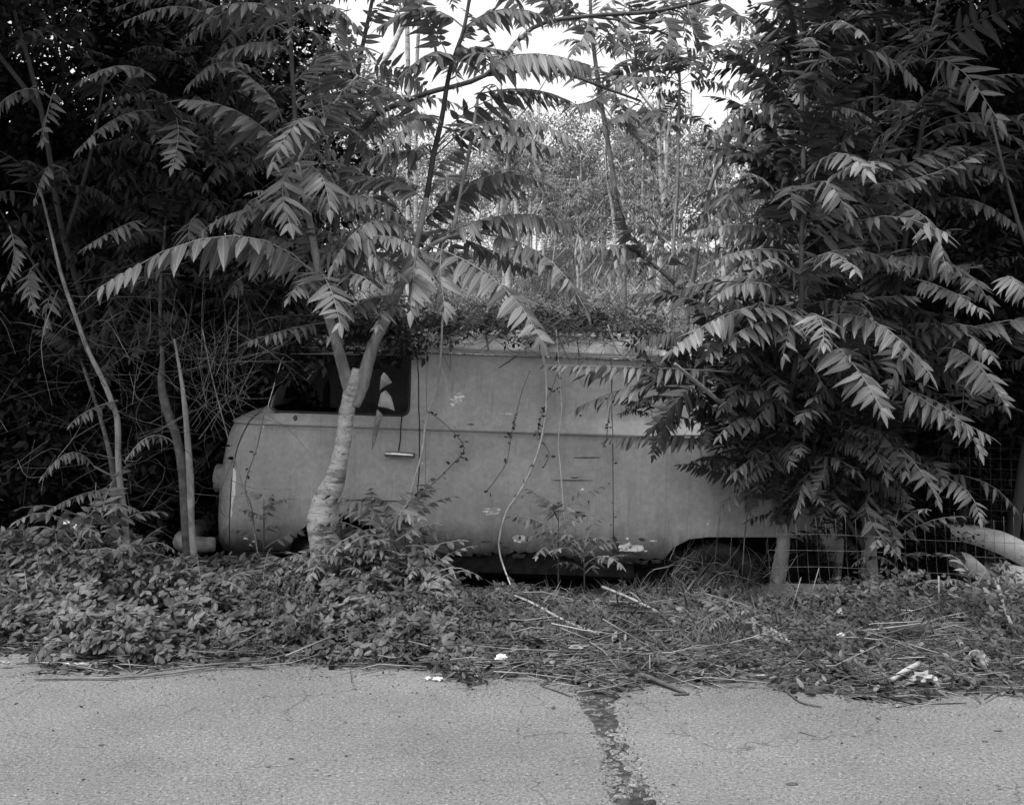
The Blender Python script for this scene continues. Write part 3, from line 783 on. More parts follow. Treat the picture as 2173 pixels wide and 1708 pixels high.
# inner wheel arch boxes
for (cx_, cz_) in ((wcx, wcz), (vl(1560, 1230)[0], vl(1560, 1230)[1])):
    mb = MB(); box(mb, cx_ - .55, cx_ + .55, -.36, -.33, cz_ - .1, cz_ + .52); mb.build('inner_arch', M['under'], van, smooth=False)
M['bumper'] = grey_mat('dented_bumper', [(0.3, 0.06), (0.6, 0.30)], 7, 6, 0.6, 0.3, 0.4)
# bumper wrapping the front corner
mb = MB(); bc = vl(428, 1152)
pts = [(bc[0] + .10, -.86, bc[1]), (bc[0] - .03, -.90, bc[1]), (bc[0] - .13, -.80, bc[1]), (bc[0] - .16, -.5, bc[1]), (bc[0] - .17, 0, bc[1]), (bc[0] - .16, .5, bc[1]), (bc[0] - .1, .85, bc[1])]
tube(mb, pts, [.05, .062, .07, .07, .07, .07, .06], 12, k=5, rough=.05); mb.build('bumper', M['bumper'], van)
mb = MB(); hxc = f0 - .01
for s_ in (-1, 1):
    mb = MB(); tube(mb, [(hxc + .08, s_ * .55, .62), (hxc - .03, s_ * .55, .62), (hxc - .045, s_ * .55, .62)], [.10, .10, .06], 16); mb.build('headlight', M['dull'], van)
# dark glass left in the windscreen, dashboard, seat and steering wheel
mb = MB(); mb.add([(f0 + .31, -.6, 1.17), (f0 + .31, .6, 1.17), (f0 + .53, .58, 1.52), (f0 + .53, -.58, 1.52)], quads([(0, 1, 2, 3)])); mb.build('windscreen', M['glass'], van)
mb = MB(); box(mb, f0 + .35, f0 + .62, -.72, .72, .93, 1.08); mb.build('dashboard', M['under'], van, smooth=False)
mb = MB(); box(mb, f0 + 1.05, f0 + 1.5, -.70, .70, .62, .80); box(mb, f0 + 1.42, f0 + 1.55, -.70, .70, .80, 1.22); mb.build('seat', M['under'], van, smooth=False)
mb = MB(); tube(mb, [(f0 + .80 + .06 * math.cos(t), -.36 + .2 * math.sin(t), 1.10 + .19 * math.cos(t)) for t in np.linspace(0, 6.283, 20)], .011, 6, cap=False)
tube(mb, [(f0 + .5, -.36, .98), (f0 + .8, -.36, 1.10)], .016, 6); mb.build('steering_wheel', M['rubber'], van)
# paint chips, scratches, patches
def blob(cx_, cy_, w_, h_, mat, name='paint_chip', n_=16, jit=.3, seed=0, d_=0.0016, par=None):
    r_ = random.Random(seed + int(cx_)); V_ = []
    for k in range(n_):
        a_ = 2 * math.pi * k / n_; q_ = 1 + r_.uniform(-jit, jit)
        x_, z_ = vl(cx_ + w_ / 2 * q_ * math.cos(a_), cy_ + h_ / 2 * q_ * math.sin(a_)); V_.append((x_, side_y(z_) - d_, z_))
    x_, z_ = vl(cx_, cy_); V_.append((x_, side_y(z_) - d_ - .0005, z_))
    mb_ = MB(); mb_.add(V_, [(k, (k + 1) % n_, n_) for k in range(n_)]); return mb_.build(name, mat, par or van, smooth=False)
r_ = random.Random(4)
for k in range(14): blob(965 + r_.gauss(0, 9), 848 + r_.gauss(0, 8), r_.uniform(3, 12), r_.uniform(3, 9), M['chip'], seed=k, jit=.5)
for (x_, y_, w_) in ((1045, 1078, 38), (1042, 1084, 34), (1048, 1088, 26), (1058, 1080, 14), (1036, 1089, 10)): blob(x_, y_, w_, 4, M['chip'], n_=14, jit=.25, seed=int(y_))
blob(1101, 1141, 27, 17, M['chip'], seed=2, jit=.15); blob(1103, 1139, 6, 7, M['rust'], d_=.003, name='rust_spot', seed=5)
blob(1334, 1161, 52, 22, M['chip'], jit=.35, seed=8); blob(1322, 1175, 60, 18, M['rust'], jit=.4, seed=3, name='rust_spot'); blob(1306, 1158, 16, 40, M['rust'], jit=.35, seed=9, name='rust_spot')
blob(1283, 1182, 34, 9, M['chip'], jit=.4, seed=12)
for (x_, y_, w_, h_) in ((1120, 1143, 8, 10), (956, 1150, 14, 12), (1030, 1148, 20, 3), (1248, 1065, 4, 9), (1096, 1052, 9, 8), (628, 886, 10, 10), (1232, 882, 6, 4), (1000, 900, 16, 3), (744, 852, 5, 5)): blob(x_, y_, w_, h_, M['rust'], seed=int(w_), jit=.4, name='rust_spot')
for (x_, y_, w_, h_) in ((1098, 1052, 9, 10), (1235, 1037, 7, 6), (975, 1171, 9, 7), (560, 905, 5, 4), (1075, 878, 22, 5), (1455, 1085, 4, 6), (1500, 1110, 4, 5), (1385, 1146, 16, 2)): blob(x_, y_, w_, h_, M['chip'], seed=int(h_), jit=.4)
for (x0_, x1_, y_) in ((1214, 1276, 970), (1166, 1258, 1018), (1210, 1228, 1012)): 
    blob((x0_ + x1_) / 2, y_, x1_ - x0_, 2.6, M['rust'], seed=1, jit=.1, name='scratch')
for k in range(70):
    x_ = r_.uniform(500, 1400) if k < 52 else r_.choice([893, 1300]) + r_.gauss(0, 5); y_ = (r_.uniform(1140, 1176) if k < 52 else r_.uniform(780, 1150))
    if 600 < x_ < 850: continue
    s_ = r_.uniform(1.5, 7) if k < 52 else r_.uniform(1.5, 4)
    blob(x_, y_, s_ * r_.uniform(1, 2.2), s_, M['rust'] if k % 4 else M['chip'], 'rust_spot' if k % 4 else 'paint_chip', 9, .45, k, .001 + .0002 * (k % 7))
def door_edge_chip():
    mb_ = MB(); V_ = []; 
    for k, (y_, w_) in enumerate([(993, 2), (1000, 7), (1015, 9), (1030, 8), (1045, 9), (1058, 6), (1066, 5), (1080, 2), (1088, 4), (1098, 1)]):
        for dx in (0, w_):
            x_, z_ = vl(487 + 4 * (1100 - y_) / 100 + dx + 3, y_); V_.append((x_, side_y(z_) - .0 + door_inset(x_, z_), z_))
    mb_.add(V_, quads([(2 * k, 2 * k + 2, 2 * k + 3, 2 * k + 1) for k in range(9)])); mb_.build('paint_chip', M['white'], door, smooth=False)
def door_inset(x_, z_):      # the corner of the nose curves away from the side
    xf = float(np.interp(z_, [s_[0] for s_ in SL], [s_[2] for s_ in SL])); r__ = float(np.interp(z_, [s_[0] for s_ in SL], [s_[3] for s_ in SL]))
    t = (xf + r__ - x_) / r__
    return 0.0 - .002 + (r__ * (1 - math.sqrt(max(0, 1 - t * t))) if t > 0 else 0)
door_edge_chip()
# panel pulled crack line on the door (a black rubber strap down to the handle)
mb = MB(); q = [vl(853, 883), vl(852, 905), vl(851, 930), vl(847, 956)]
tube(mb, [(x_, side_y(z_) - .004, z_) for x_, z_ in q], .004, 5); mb.build('door_strap', M['rubber'], door)
# ------------------------------------------------------------------ plants
SCL = 2.0
r2 = np.random.default_rng(21)
pr = random.Random(99)
def frond_variant(k, lo=False, L=0.75, pairs=None, ll=0.148, lw=0.037, arch=None, mat='leaf'):
    """a compound leaf lying along +X, arching down"""
    r = np.random.default_rng(100 + k)
    a0 = arch if arch is not None else r.uniform(0.45, 1.35)
    n = 12; ang = np.linspace(a0 * 0.4, -a0 * 0.8, n); side = np.linspace(0, r.uniform(-.5, .5), n)
    st = np.stack([np.cos(ang) * np.cos(side), np.cos(ang) * np.sin(side), np.sin(ang)], 1) * L / n
    pts = np.vstack([[0, 0, 0], np.cumsum(st, 0)])
    mb = MB()
    frond(mb, pts, pairs or int(r.integers(14, 19)), ll, lw, float(r.uniform(6, 30)), 0.2, LO if lo else LANCE, r, 0.0045, (.03, .03, .12, .3)[k % 4])
    return mb.mesh('compound_leaf', M[mat])
VAR = [frond_variant(k) for k in range(22)]
VAR_SHADED = [frond_variant(k + 50, L=0.7, mat='leaf_dark_shaded') for k in range(6)]  # darkened copies of the fronds, for those in shade
VARS = [frond_variant(k + 80, L=0.34, pairs=7 + k % 3, ll=0.075, lw=0.026) for k in range(8)]      # seedlings

def aim(d, roll=0.0):
    """rotation that turns +X to d, keeping +Z up"""
    d = Vector(d).normalized(); s_ = Vector((0, 0, 1)).cross(d)
    if s_.length < 1e-3: s_ = Vector((0, 1, 0))
    s_.normalize(); u = d.cross(s_)
    m = Matrix((d, s_, u)).transposed()
    return (m @ Matrix.Rotation(roll, 3, 'X')).to_euler()

def whorl(root, c, n, L=0.75, pit=(-.15, 0.9), var=None, yaw=None, roll=0.38):
    """n leaves spreading from the tip c of a shoot (world coordinates)"""
    var = var or VAR; c = Vector(c) - root.location; y0 = pr.uniform(0, 6.28)
    for k in range(n):
        a = y0 + k * 2.4 + pr.gauss(0, .25) if yaw is None else pr.uniform(*yaw)
        q = pit[0] + (pit[1] - pit[0]) * (k + .5) / n + pr.gauss(0, .24)
        d = (math.cos(a) * math.cos(q), math.sin(a) * math.cos(q), math.sin(q))
        link('leaf', pr.choice(var), root, c + Vector((0, 0, -0.05 * (n - k) / n)), aim(d, pr.gauss(0, roll)), L / .75 * pr.uniform(.55, 1.22))

def stem(root, name, pts, rpx, mat, seg=8, k=4, rough=.06, knob=0):
    """pts: (px, py, Y); rpx radius in photo pixels at that depth"""
    w = [P(*p) for p in pts]
    rad = [a * p[2] / F for a, p in zip(rpx, pts)]
    mb = MB(); tube(mb, w, rad, seg, k=k, rough=rough, nz=int(pts[0][0]))
    if knob:        # lumps, leaf scars and growth rings pushed into the trunk
        V = mb.v[0]; c_ = catmull(w, k); i_ = np.arange(len(c_) * seg) // seg; D_ = V[:len(i_)] - c_[i_]
        f_ = np.array([1 + knob * nz(a * 1.0 + b_, c0, 7, 3) + knob * .55 * nz(a + b_, c0, 21, 5) - .07 * math.exp(-((c0 * 5.2 % 1) - .5) ** 2 / .004) for a, b_, c0 in V[:len(i_)]])
        mb.v[0][:len(i_)] = c_[i_] + D_ * f_[:, None]
    return mb.build(name, mat, root, root.location)

def hero(root, b, m, t, yb, yt, ll=58, pairs=11, droop=35, lw=.30, ym=None, mat='leaf', start=.16, missing=.07):
    """one leaf of its own: base, middle and tip (photo pixels), depths at base and tip, leaflet length in pixels"""
    ym = ym if ym is not None else (yb + yt) / 2
    droop *= .6 if t[1] > 430 else .42
    if b[0] == 1005 and ll == 66: droop = 60
    B, Mi, T = P(*b, yb), P(*m, ym), P(*t, yt)
    pts = bez(B, Mi, T)
    l = ll * ym / F
    rr = np.random.default_rng(int(abs(b[0] * 7 + t[1] * 13 + t[0])))
    mb = MB(); frond(mb, pts, int(pairs * 1.65 + .5), l * .92, l * lw * .88, droop, start, LANCE, rr, 0.0055, missing, side0=(0.35, 0.9, 0))
    return mb.build('leaf', M[mat], root, root.location)

def foot(px, py, Y):
    p = P(px, py, Y); return (p.x, p.y, ground_z(p.x, p.y))

# ---- the tree whose thick crooked trunk leans on the van's door
t1 = thing('tree_of_heaven', 'pale crooked tree with a swollen base growing against the van door', 'tree', foot(695, 1180, 8.2))
Y1 = 8.2
stem(t1, 'trunk', [(700, 1250, 8.25), (692, 1180, 8.22), (686, 1110, 8.2), (692, 1062, 8.2), (710, 1015, 8.15), (724, 960, 8.1), (732, 900, 8.1), (740, 850, 8.1), (752, 812, 8.1), (758, 782, 8.1)], [30, 33, 35, 31, 22, 17, 16.5, 16, 18, 10], M['bark'], 28, 9, 0, .16)
stem(t1, 'branch', [(750, 850, 8.1), (742, 825, 8.1), (730, 785, 8.08), (712, 720, 8.0), (696, 665, 7.95), (682, 600, 7.9), (668, 530, 7.9), (652, 440, 7.9), (630, 345, 7.9)], [12, 15, 13, 11, 10, 9, 8, 7, 6], M['bark_mid'], 10)
stem(t1, 'branch', [(752, 862, 8.1), (768, 815, 8.1), (780, 772, 8.1), (795, 725, 8.1), (818, 680, 8.1), (848, 610, 8.1), (868, 560, 8.1), (890, 490, 8.1), (905, 420, 8.1)], [12, 16, 14, 12, 11, 10, 9, 7, 6], M['bark_mid'], 10)
stem(t1, 'branch', [(905, 420, 8.1), (920, 330, 8.1), (937, 255, 8.1), (955, 150, 8.1), (985, 60, 8.1), (1005, -60, 8.1)], [6, 6, 5.5, 5, 4, 3], M['bark_dark'], 8)
stem(t1, 'branch', [(630, 345, 7.9), (626, 250, 7.9), (618, 120, 7.9), (616, 0, 7.9), (612, -120, 7.9)], [5.5, 5, 5, 4, 3], M['bark_dark'], 8)
stem(t1, 'branch', [(630, 345, 7.9), (672, 280, 7.9), (715, 215, 7.85), (760, 160, 7.8)], [5, 4.5, 4, 3], M['bark_mid'], 8)
stem(t1, 'branch', [(960, 500, 8.1), (975, 420, 8.1), (1000, 300, 8.0), (1015, 200, 8.0)], [5, 4, 4, 2.5], M['bark_mid'], 8)
stem(t1, 'branch', [(868, 560, 8.1), (900, 530, 8.1), (960, 500, 8.1), (1040, 490, 8.1)], [6, 5, 4.5, 3], M['bark_mid'], 8)
H1 = [((672, 585), (480, 500), (208, 612), 7.9, 7.3, 88, 13, 55), ((668, 575), (560, 520), (470, 505), 7.9, 7.7, 70, 9, 50),
      ((690, 600), (650, 595), (612, 632), 7.9, 7.5, 48, 6, 40), ((634, 350), (600, 390), (615, 475), 7.9, 7.3, 75, 8, 45), ((638, 352), (680, 370), (700, 445), 7.9, 7.4, 66, 8, 45),
      ((622, 345), (520, 245), (388, 212), 7.9, 7.6, 78, 11, 50), ((640, 335), (690, 245), (775, 165), 7.9, 7.7, 60, 13, 20), ((600, 260), (560, 190), (470, 130), 7.9, 7.7, 56, 10, 40),
      ((690, 595), (780, 505), (890, 530), 7.9, 7.6, 64, 12, 45), ((688, 610), (740, 580), (800, 610), 7.9, 7.5, 50, 9, 40), ((690, 685), (610, 700), (520, 728), 7.95, 7.6, 36, 9, 55),
      ((862, 630), (770, 640), (702, 712), 8.1, 7.6, 52, 9, 50), ((850, 650), (820, 650), (800, 690), 8.1, 7.6, 46, 5, 50), ((885, 520), (880, 560), (872, 660), 8.1, 7.6, 70, 8, 45),
      ((890, 515), (1045, 590), (1150, 722), 8.1, 7.5, 76, 12, 40), ((930, 505), (1090, 455), (1245, 490), 8.1, 7.9, 58, 14, 60), ((890, 505), (790, 470), (706, 562), 8.1, 7.6, 64, 13, 45),
      ((940, 515), (935, 570), (945, 660), 8.1, 7.6, 62, 8, 50), ((1010, 495), (1150, 540), (1245, 660), 8.1, 7.7, 60, 13, 50), ((960, 500), (1060, 540), (1130, 575), 8.1, 8.3, 50, 11, 50),
      ((905, 430), (820, 380), (720, 400), 8.1, 8.1, 62, 11, 45), ((925, 330), (1060, 255), (1240, 305), 8.1, 7.8, 60, 13, 60), ((935, 250), (880, 255), (820, 320), 8.1, 7.8, 55, 10, 40),
      ((1005, 160), (1110, 115), (1255, 140), 8.0, 7.9, 66, 14, 70), ((955, 150), (930, 110), (860, 150), 8.1, 7.8, 60, 10, 45), ((960, 150), (990, 105), (1080, 110), 8.1, 8.0, 56, 10, 40),
      ((1015, 200), (1120, 190), (1210, 215), 8.0, 8.0, 40, 11, 45), ((1000, 300), (1080, 290), (1190, 320), 8.0, 7.7, 60, 11, 60), ((975, 420), (1050, 370), (1160, 390), 8.1, 7.9, 50, 12, 60),
      ((920, 330), (850, 320), (770, 345), 8.1, 8.0, 60, 11, 45), ((1010, 210), (1040, 180), (1060, 195), 8.0, 7.8, 30, 5, 40), ((985, 60), (900, 20), (800, 60), 8.1, 8.0, 58, 11, 40),
      ((985, 60), (1070, 20), (1170, 40), 8.1, 8.0, 56, 11, 50), ((618, 120), (560, 90), (455, 120), 7.9, 7.7, 52, 10, 40), ((617, 40), (690, 10), (760, 60), 7.9, 7.8, 60, 11, 45),
      ((616, 60), (560, 10), (440, 20), 7.9, 7.6, 56, 11, 45), ((620, 180), (680, 130), (730, 110), 7.9, 8.0, 50, 10, 30), ((760, 165), (740, 110), (735, 30), 7.8, 7.8, 44, 10, 15)]
for h in H1:
    hero(t1, h[0], h[1], h[2], h[3], h[4], h[5], h[6], h[7])
for c, n, L in (((668, 560, 8.0), 7, .75), ((655, 450, 8.0), 6, .7), ((880, 500, 8.2), 7, .8), ((930, 300, 8.2), 5, .75), ((960, 140, 8.2), 4, .7), ((1005, -40, 8.1), 7, .8),
                ((612, -60, 7.9), 8, .8), ((618, 60, 8.0), 7, .7), ((690, 255, 8.0), 5, .7), ((905, 400, 8.4), 5, .7)):
    whorl(t1, P(*c), n, L)

# ---- the big bushy one in front of the van's tail
t2 = thing('tree_of_heaven', 'dense bushy young tree of long feathery leaves hiding the tail of the van', 'tree', foot(1655, 1210, 8.3))
stem(t2, 'trunk', [(1648, 1255, 8.3), (1655, 1200, 8.3), (1662, 1150, 8.3), (1656, 1110, 8.27)], [17, 16, 14, 12], M['bark_mid'], 12, 6, .08)
stem(t2, 'branch', [(1657, 1120, 8.28), (1655, 1080, 8.25), (1650, 1000, 8.2), (1668, 880, 8.1), (1690, 760, 8.0), (1700, 650, 7.9), (1700, 520, 7.9)], [11, 9, 8, 7, 6, 6, 5], M['bark_dark'], 9)  # trunk goes on in darker bark: shade under the crown put into colour
stem(t2, 'branch', [(1662, 1140, 8.3), (1690, 1040, 8.3), (1740, 900, 8.2), (1790, 800, 8.1)], [7, 6, 5, 4], M['bark_dark'])
stem(t2, 'branch', [(1700, 520, 7.9), (1705, 400, 8.0), (1702, 250, 8.0), (1700, 100, 8.0), (1700, -50, 8.0)], [5, 5, 5, 4, 3], M['bark_dark'])
stem(t2, 'broken_branch', [(1620, 940, 8.2), (1560, 880, 8.0), (1500, 830, 7.8), (1432, 772, 7.6)], [5, 5, 5, 3.5], M['bark_mid'])
H2 = [((1705, 665), (1575, 655), (1425, 742), 7.9, 7.3, 74, 13, 45), ((1712, 672), (1600, 690), (1490, 760), 7.9, 7.4, 60, 11, 50), ((1712, 668), (1740, 675), (1748, 730), 7.9, 7.2, 54, 8, 35),
      ((1722, 680), (1850, 680), (1975, 795), 7.9, 7.4, 66, 12, 40), ((1720, 700), (1800, 760), (1872, 872), 7.9, 7.4, 70, 12, 35), ((1702, 640), (1610, 600), (1520, 626), 7.9, 7.6, 50, 11, 60),
      ((1700, 600), (1650, 550), (1598, 575), 7.9, 7.5, 46, 9, 45), ((1702, 600), (1745, 540), (1800, 555), 7.9, 7.5, 50, 10, 40), ((1750, 580), (1790, 540), (1825, 525), 7.8, 7.7, 40, 9, 40),
      ((2060, 590), (1960, 545), (1840, 565), 8.1, 7.9, 54, 12, 75), ((1705, 560), (1800, 530), (1900, 560), 7.9, 7.8, 46, 10, 50), ((1705, 480), (1740, 385), (1800, 450), 8.0, 7.5, 66, 11, 40),
      ((1780, 380), (1920, 385), (2090, 320), 8.2, 7.9, 46, 13, 60), ((1930, 590), (2010, 615), (2085, 660), 8.0, 7.6, 50, 10, 40), ((1995, 740), (2060, 760), (2135, 860), 8.1, 7.7, 56, 11, 35),
      ((1690, 510), (1590, 478), (1465, 492), 8.0, 7.8, 44, 12, 55), ((1695, 540), (1600, 530), (1500, 560), 8.0, 7.7, 46, 11, 50), ((1560, 790), (1370, 780), (1150, 775), 7.9, 7.8, 44, 14, 55),
      ((1540, 800), (1380, 810), (1225, 865), 8.1, 8.2, 66, 9, 40), ((1505, 925), (1400, 925), (1290, 930), 8.1, 8.2, 44, 9, 65), ((1640, 890), (1580, 885), (1525, 925), 8.1, 7.8, 46, 7, 45),
      ((1880, 790), (1960, 850), (2100, 925), 8.2, 7.8, 56, 12, 40), ((1700, 880), (1640, 830), (1545, 850), 8.1, 7.8, 52, 8, 50), ((1710, 1010), (1640, 960), (1555, 1005), 8.2, 7.9, 50, 8, 50),
      ((1760, 900), (1840, 940), (1880, 1010), 8.1, 7.8, 46, 9, 45), ((1650, 1060), (1590, 1040), (1530, 1075), 8.3, 8.1, 50, 6, 40), ((1760, 1010), (1720, 1000), (1690, 1080), 8.1, 7.8, 44, 7, 40)]
H2u = []
for (tx, ty) in ((1515, 205), (1490, 300), (1530, 110), (1600, 30), (1660, -20), (1790, -10), (1850, 40), (1860, 160), (1880, 260), (1850, 330), (1550, 330), (1540, 420), (1860, 90), (1580, 240)):
    by = min(ty + 150, 420) if ty > -30 else 100
    H2u.append(((1702, by), ((1702 + tx) / 2, (by + ty) / 2 - 34), (tx, ty), 8.0, pr.uniform(7.6, 8.3), 56, 12, pr.uniform(15, 45)))
for h in H2: hero(t2, *h)
for h in H2u: hero(t2, *h, mat='leaf_dark_shaded')  # upper leaves darkened in colour to stand as silhouettes
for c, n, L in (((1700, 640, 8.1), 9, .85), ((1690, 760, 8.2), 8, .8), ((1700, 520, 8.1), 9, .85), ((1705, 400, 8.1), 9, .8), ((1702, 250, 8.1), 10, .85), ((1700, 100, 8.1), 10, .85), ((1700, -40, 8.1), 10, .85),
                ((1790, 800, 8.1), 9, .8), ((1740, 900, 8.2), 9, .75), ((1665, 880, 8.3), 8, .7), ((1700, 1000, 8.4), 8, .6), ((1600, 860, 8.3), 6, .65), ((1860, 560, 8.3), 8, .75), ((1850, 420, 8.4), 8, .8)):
    whorl(t2, P(*c), n, L, var=VAR + VAR_SHADED + VAR_SHADED)

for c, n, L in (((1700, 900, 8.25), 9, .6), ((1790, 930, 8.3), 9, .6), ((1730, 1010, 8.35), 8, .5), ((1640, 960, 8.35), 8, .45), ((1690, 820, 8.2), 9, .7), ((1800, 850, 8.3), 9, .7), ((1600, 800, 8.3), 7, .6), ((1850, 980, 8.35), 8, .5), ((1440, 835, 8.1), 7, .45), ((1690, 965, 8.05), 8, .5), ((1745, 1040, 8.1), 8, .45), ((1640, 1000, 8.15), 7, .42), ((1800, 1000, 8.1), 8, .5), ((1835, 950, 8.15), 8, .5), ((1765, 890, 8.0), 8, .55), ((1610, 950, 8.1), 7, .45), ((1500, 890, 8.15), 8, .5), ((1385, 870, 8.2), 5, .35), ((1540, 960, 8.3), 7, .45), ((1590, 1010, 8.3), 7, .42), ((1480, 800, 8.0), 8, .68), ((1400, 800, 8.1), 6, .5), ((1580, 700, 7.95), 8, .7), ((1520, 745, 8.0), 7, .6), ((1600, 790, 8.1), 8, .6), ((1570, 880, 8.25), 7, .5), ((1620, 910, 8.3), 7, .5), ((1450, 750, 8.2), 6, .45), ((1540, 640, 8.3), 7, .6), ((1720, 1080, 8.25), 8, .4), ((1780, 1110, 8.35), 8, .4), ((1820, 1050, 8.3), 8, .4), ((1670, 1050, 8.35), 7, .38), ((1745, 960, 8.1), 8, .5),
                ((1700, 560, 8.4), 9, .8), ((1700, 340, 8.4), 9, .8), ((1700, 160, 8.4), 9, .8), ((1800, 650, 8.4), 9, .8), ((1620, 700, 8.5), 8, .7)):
    whorl(t2, P(*c), n, L, var=VAR_SHADED, pit=(-.3, .8))  # darkened leaves: shade inside the crown and at the tail put into colour
# ---- two more stems to the right
t3 = thing('tree_of_heaven', 'stout grey trunk behind the wire fence with leaves hanging low over the fallen log', 'tree', foot(1845, 1240, 8.35))
stem(t3, 'trunk', [(1848, 1275, 8.35), (1846, 1210, 8.35), (1843, 1130, 8.35), (1846, 1040, 8.35)], [19, 17, 14, 11], M['bark_mid'], 12, 6, .08)
stem(t3, 'branch', [(1846, 1050, 8.35), (1858, 940, 8.4), (1880, 800, 8.4), (1900, 640, 8.5), (1930, 450, 8.5), (1960, 250, 8.5)], [11, 9, 8, 7, 6, 5], M['bark_dark'], 9)  # upper trunk in darker bark, the crown's shade put into its colour
stem(t3, 'branch', [(1840, 1170, 8.35), (1815, 1130, 8.3), (1790, 1090, 8.3), (1770, 1040, 8.3)], [7, 6, 5, 4], M['bark_dark'])
for h in [((1860, 1060), (1880, 1090), (1905, 1160), 8.3, 7.9, 44, 8, 45), ((1855, 1040), (1840, 1090), (1900, 1170), 8.2, 7.8, 46, 6, 50), ((1850, 930), (1920, 960), (1990, 1060), 8.3, 7.8, 52, 10, 40),
          ((1870, 820), (2000, 860), (2080, 960), 8.3, 7.8, 52, 11, 40), ((1960, 1010), (2040, 1030), (2080, 1100), 8.3, 7.9, 44, 8, 50), ((1900, 700), (2010, 690), (2110, 760), 8.4, 7.9, 52, 11, 40),
          ((1910, 560), (2020, 560), (2100, 640), 8.4, 8.0, 52, 11, 40), ((1930, 450), (2040, 420), (2160, 480), 8.5, 8.1, 50, 12, 40), ((2120, 600), (2150, 590), (2185, 640), 8.0, 7.7, 50, 7, 45),
          ((1950, 300), (2050, 260), (2170, 300), 8.5, 8.2, 50, 12, 40), ((1940, 360), (1860, 350), (1800, 420), 8.5, 8.1, 50, 10, 40)]: hero(t3, *h)
for c, n, L in (((1880, 800, 8.5), 9, .8), ((1900, 650, 8.6), 9, .8), ((1860, 940, 8.5), 8, .7), ((1935, 450, 8.6), 10, .85), ((1960, 260, 8.6), 10, .85), ((1780, 1040, 8.4), 7, .55), ((1990, 740, 8.5), 8, .75),
                ((2040, 880, 8.6), 8, .7), ((2080, 560, 8.7), 8, .8), ((2110, 760, 8.8), 8, .8), ((1980, 1000, 8.7), 7, .6), ((2090, 380, 8.7), 9, .8), ((1965, 120, 8.6), 10, .85)): whorl(t3, P(*c), n, L, var=VAR + VAR_SHADED + VAR_SHADED)
t4 = thing('tree_of_heaven', 'slim grey trunk standing between the van tail and the stout trunk', 'tree', foot(1772, 1230, 8.6))
stem(t4, 'trunk', [(1770, 1260, 8.6), (1778, 1200, 8.6), (1782, 1150, 8.6), (1770, 1060, 8.6), (1775, 950, 8.7), (1790, 820, 8.8)], [10, 9, 8, 7, 6, 5], M['bark_mid'])
whorl(t4, P(1790, 820, 8.8), 9, .8); whorl(t4, P(1775, 950, 8.7), 8, .7)

M['bark_drab'] = grey_mat('drab_bark', [(0.3, 0.05), (0.7, 0.15)], 16, 6, 0.9, 0.1, 0.8, 0.01)
# ---- saplings at the left
t5 = thing('tree_of_heaven', 'slender leaning sapling with a smooth pale stem left of the van', 'tree', foot(262, 1120, 8.2))
stem(t5, 'trunk', [(270, 1180, 8.2), (265, 1105, 8.2), (252, 1000, 8.2), (250, 905, 8.2), (243, 868, 8.2), (215, 800, 8.2), (185, 740, 8.2), (160, 670, 8.2), (132, 590, 8.25), (110, 500, 8.3), (85, 400, 8.3)], [8, 7.5, 6.5, 6.5, 6, 5.5, 5, 4.5, 4, 3, 2.5], M['bark_mid'], 10)
stem(t5, 'branch', [(252, 1000, 8.2), (240, 1010, 8.1), (200, 990, 8.0)], [3, 2.5, 2], M['twig'])
t6 = thing('tree_of_heaven', 'darker double stemmed sapling just left of the van nose', 'tree', foot(390, 1130, 8.35))
stem(t6, 'trunk', [(398, 1190, 8.4), (392, 1090, 8.4), (388, 1010, 8.4), (375, 930, 8.4), (352, 865, 8.4), (342, 810, 8.4), (345, 760, 8.45), (340, 640, 8.6), (350, 480, 8.7)], [10, 9, 10, 9, 10, 8, 5, 4, 3], M['bark_drab'], 10)
stem(t6, 'trunk', [(412, 1190, 8.2), (406, 1100, 8.2), (404, 1020, 8.2), (398, 930, 8.2), (392, 860, 8.2), (384, 800, 8.25), (370, 720, 8.3)], [8, 7, 8, 6.5, 5.5, 4, 2.5], M['bark_mid'], 10)
t7 = thing('tree_of_heaven', 'short brown trunk crossing behind the slender leaning sapling', 'tree', foot(243, 1130, 8.5))
stem(t7, 'trunk', [(246, 1180, 8.5), (243, 1090, 8.5), (240, 1000, 8.5), (225, 930, 8.5), (205, 860, 8.6), (170, 760, 8.7)], [10, 9, 7, 5, 4, 3], M['bark_drab'], 8)
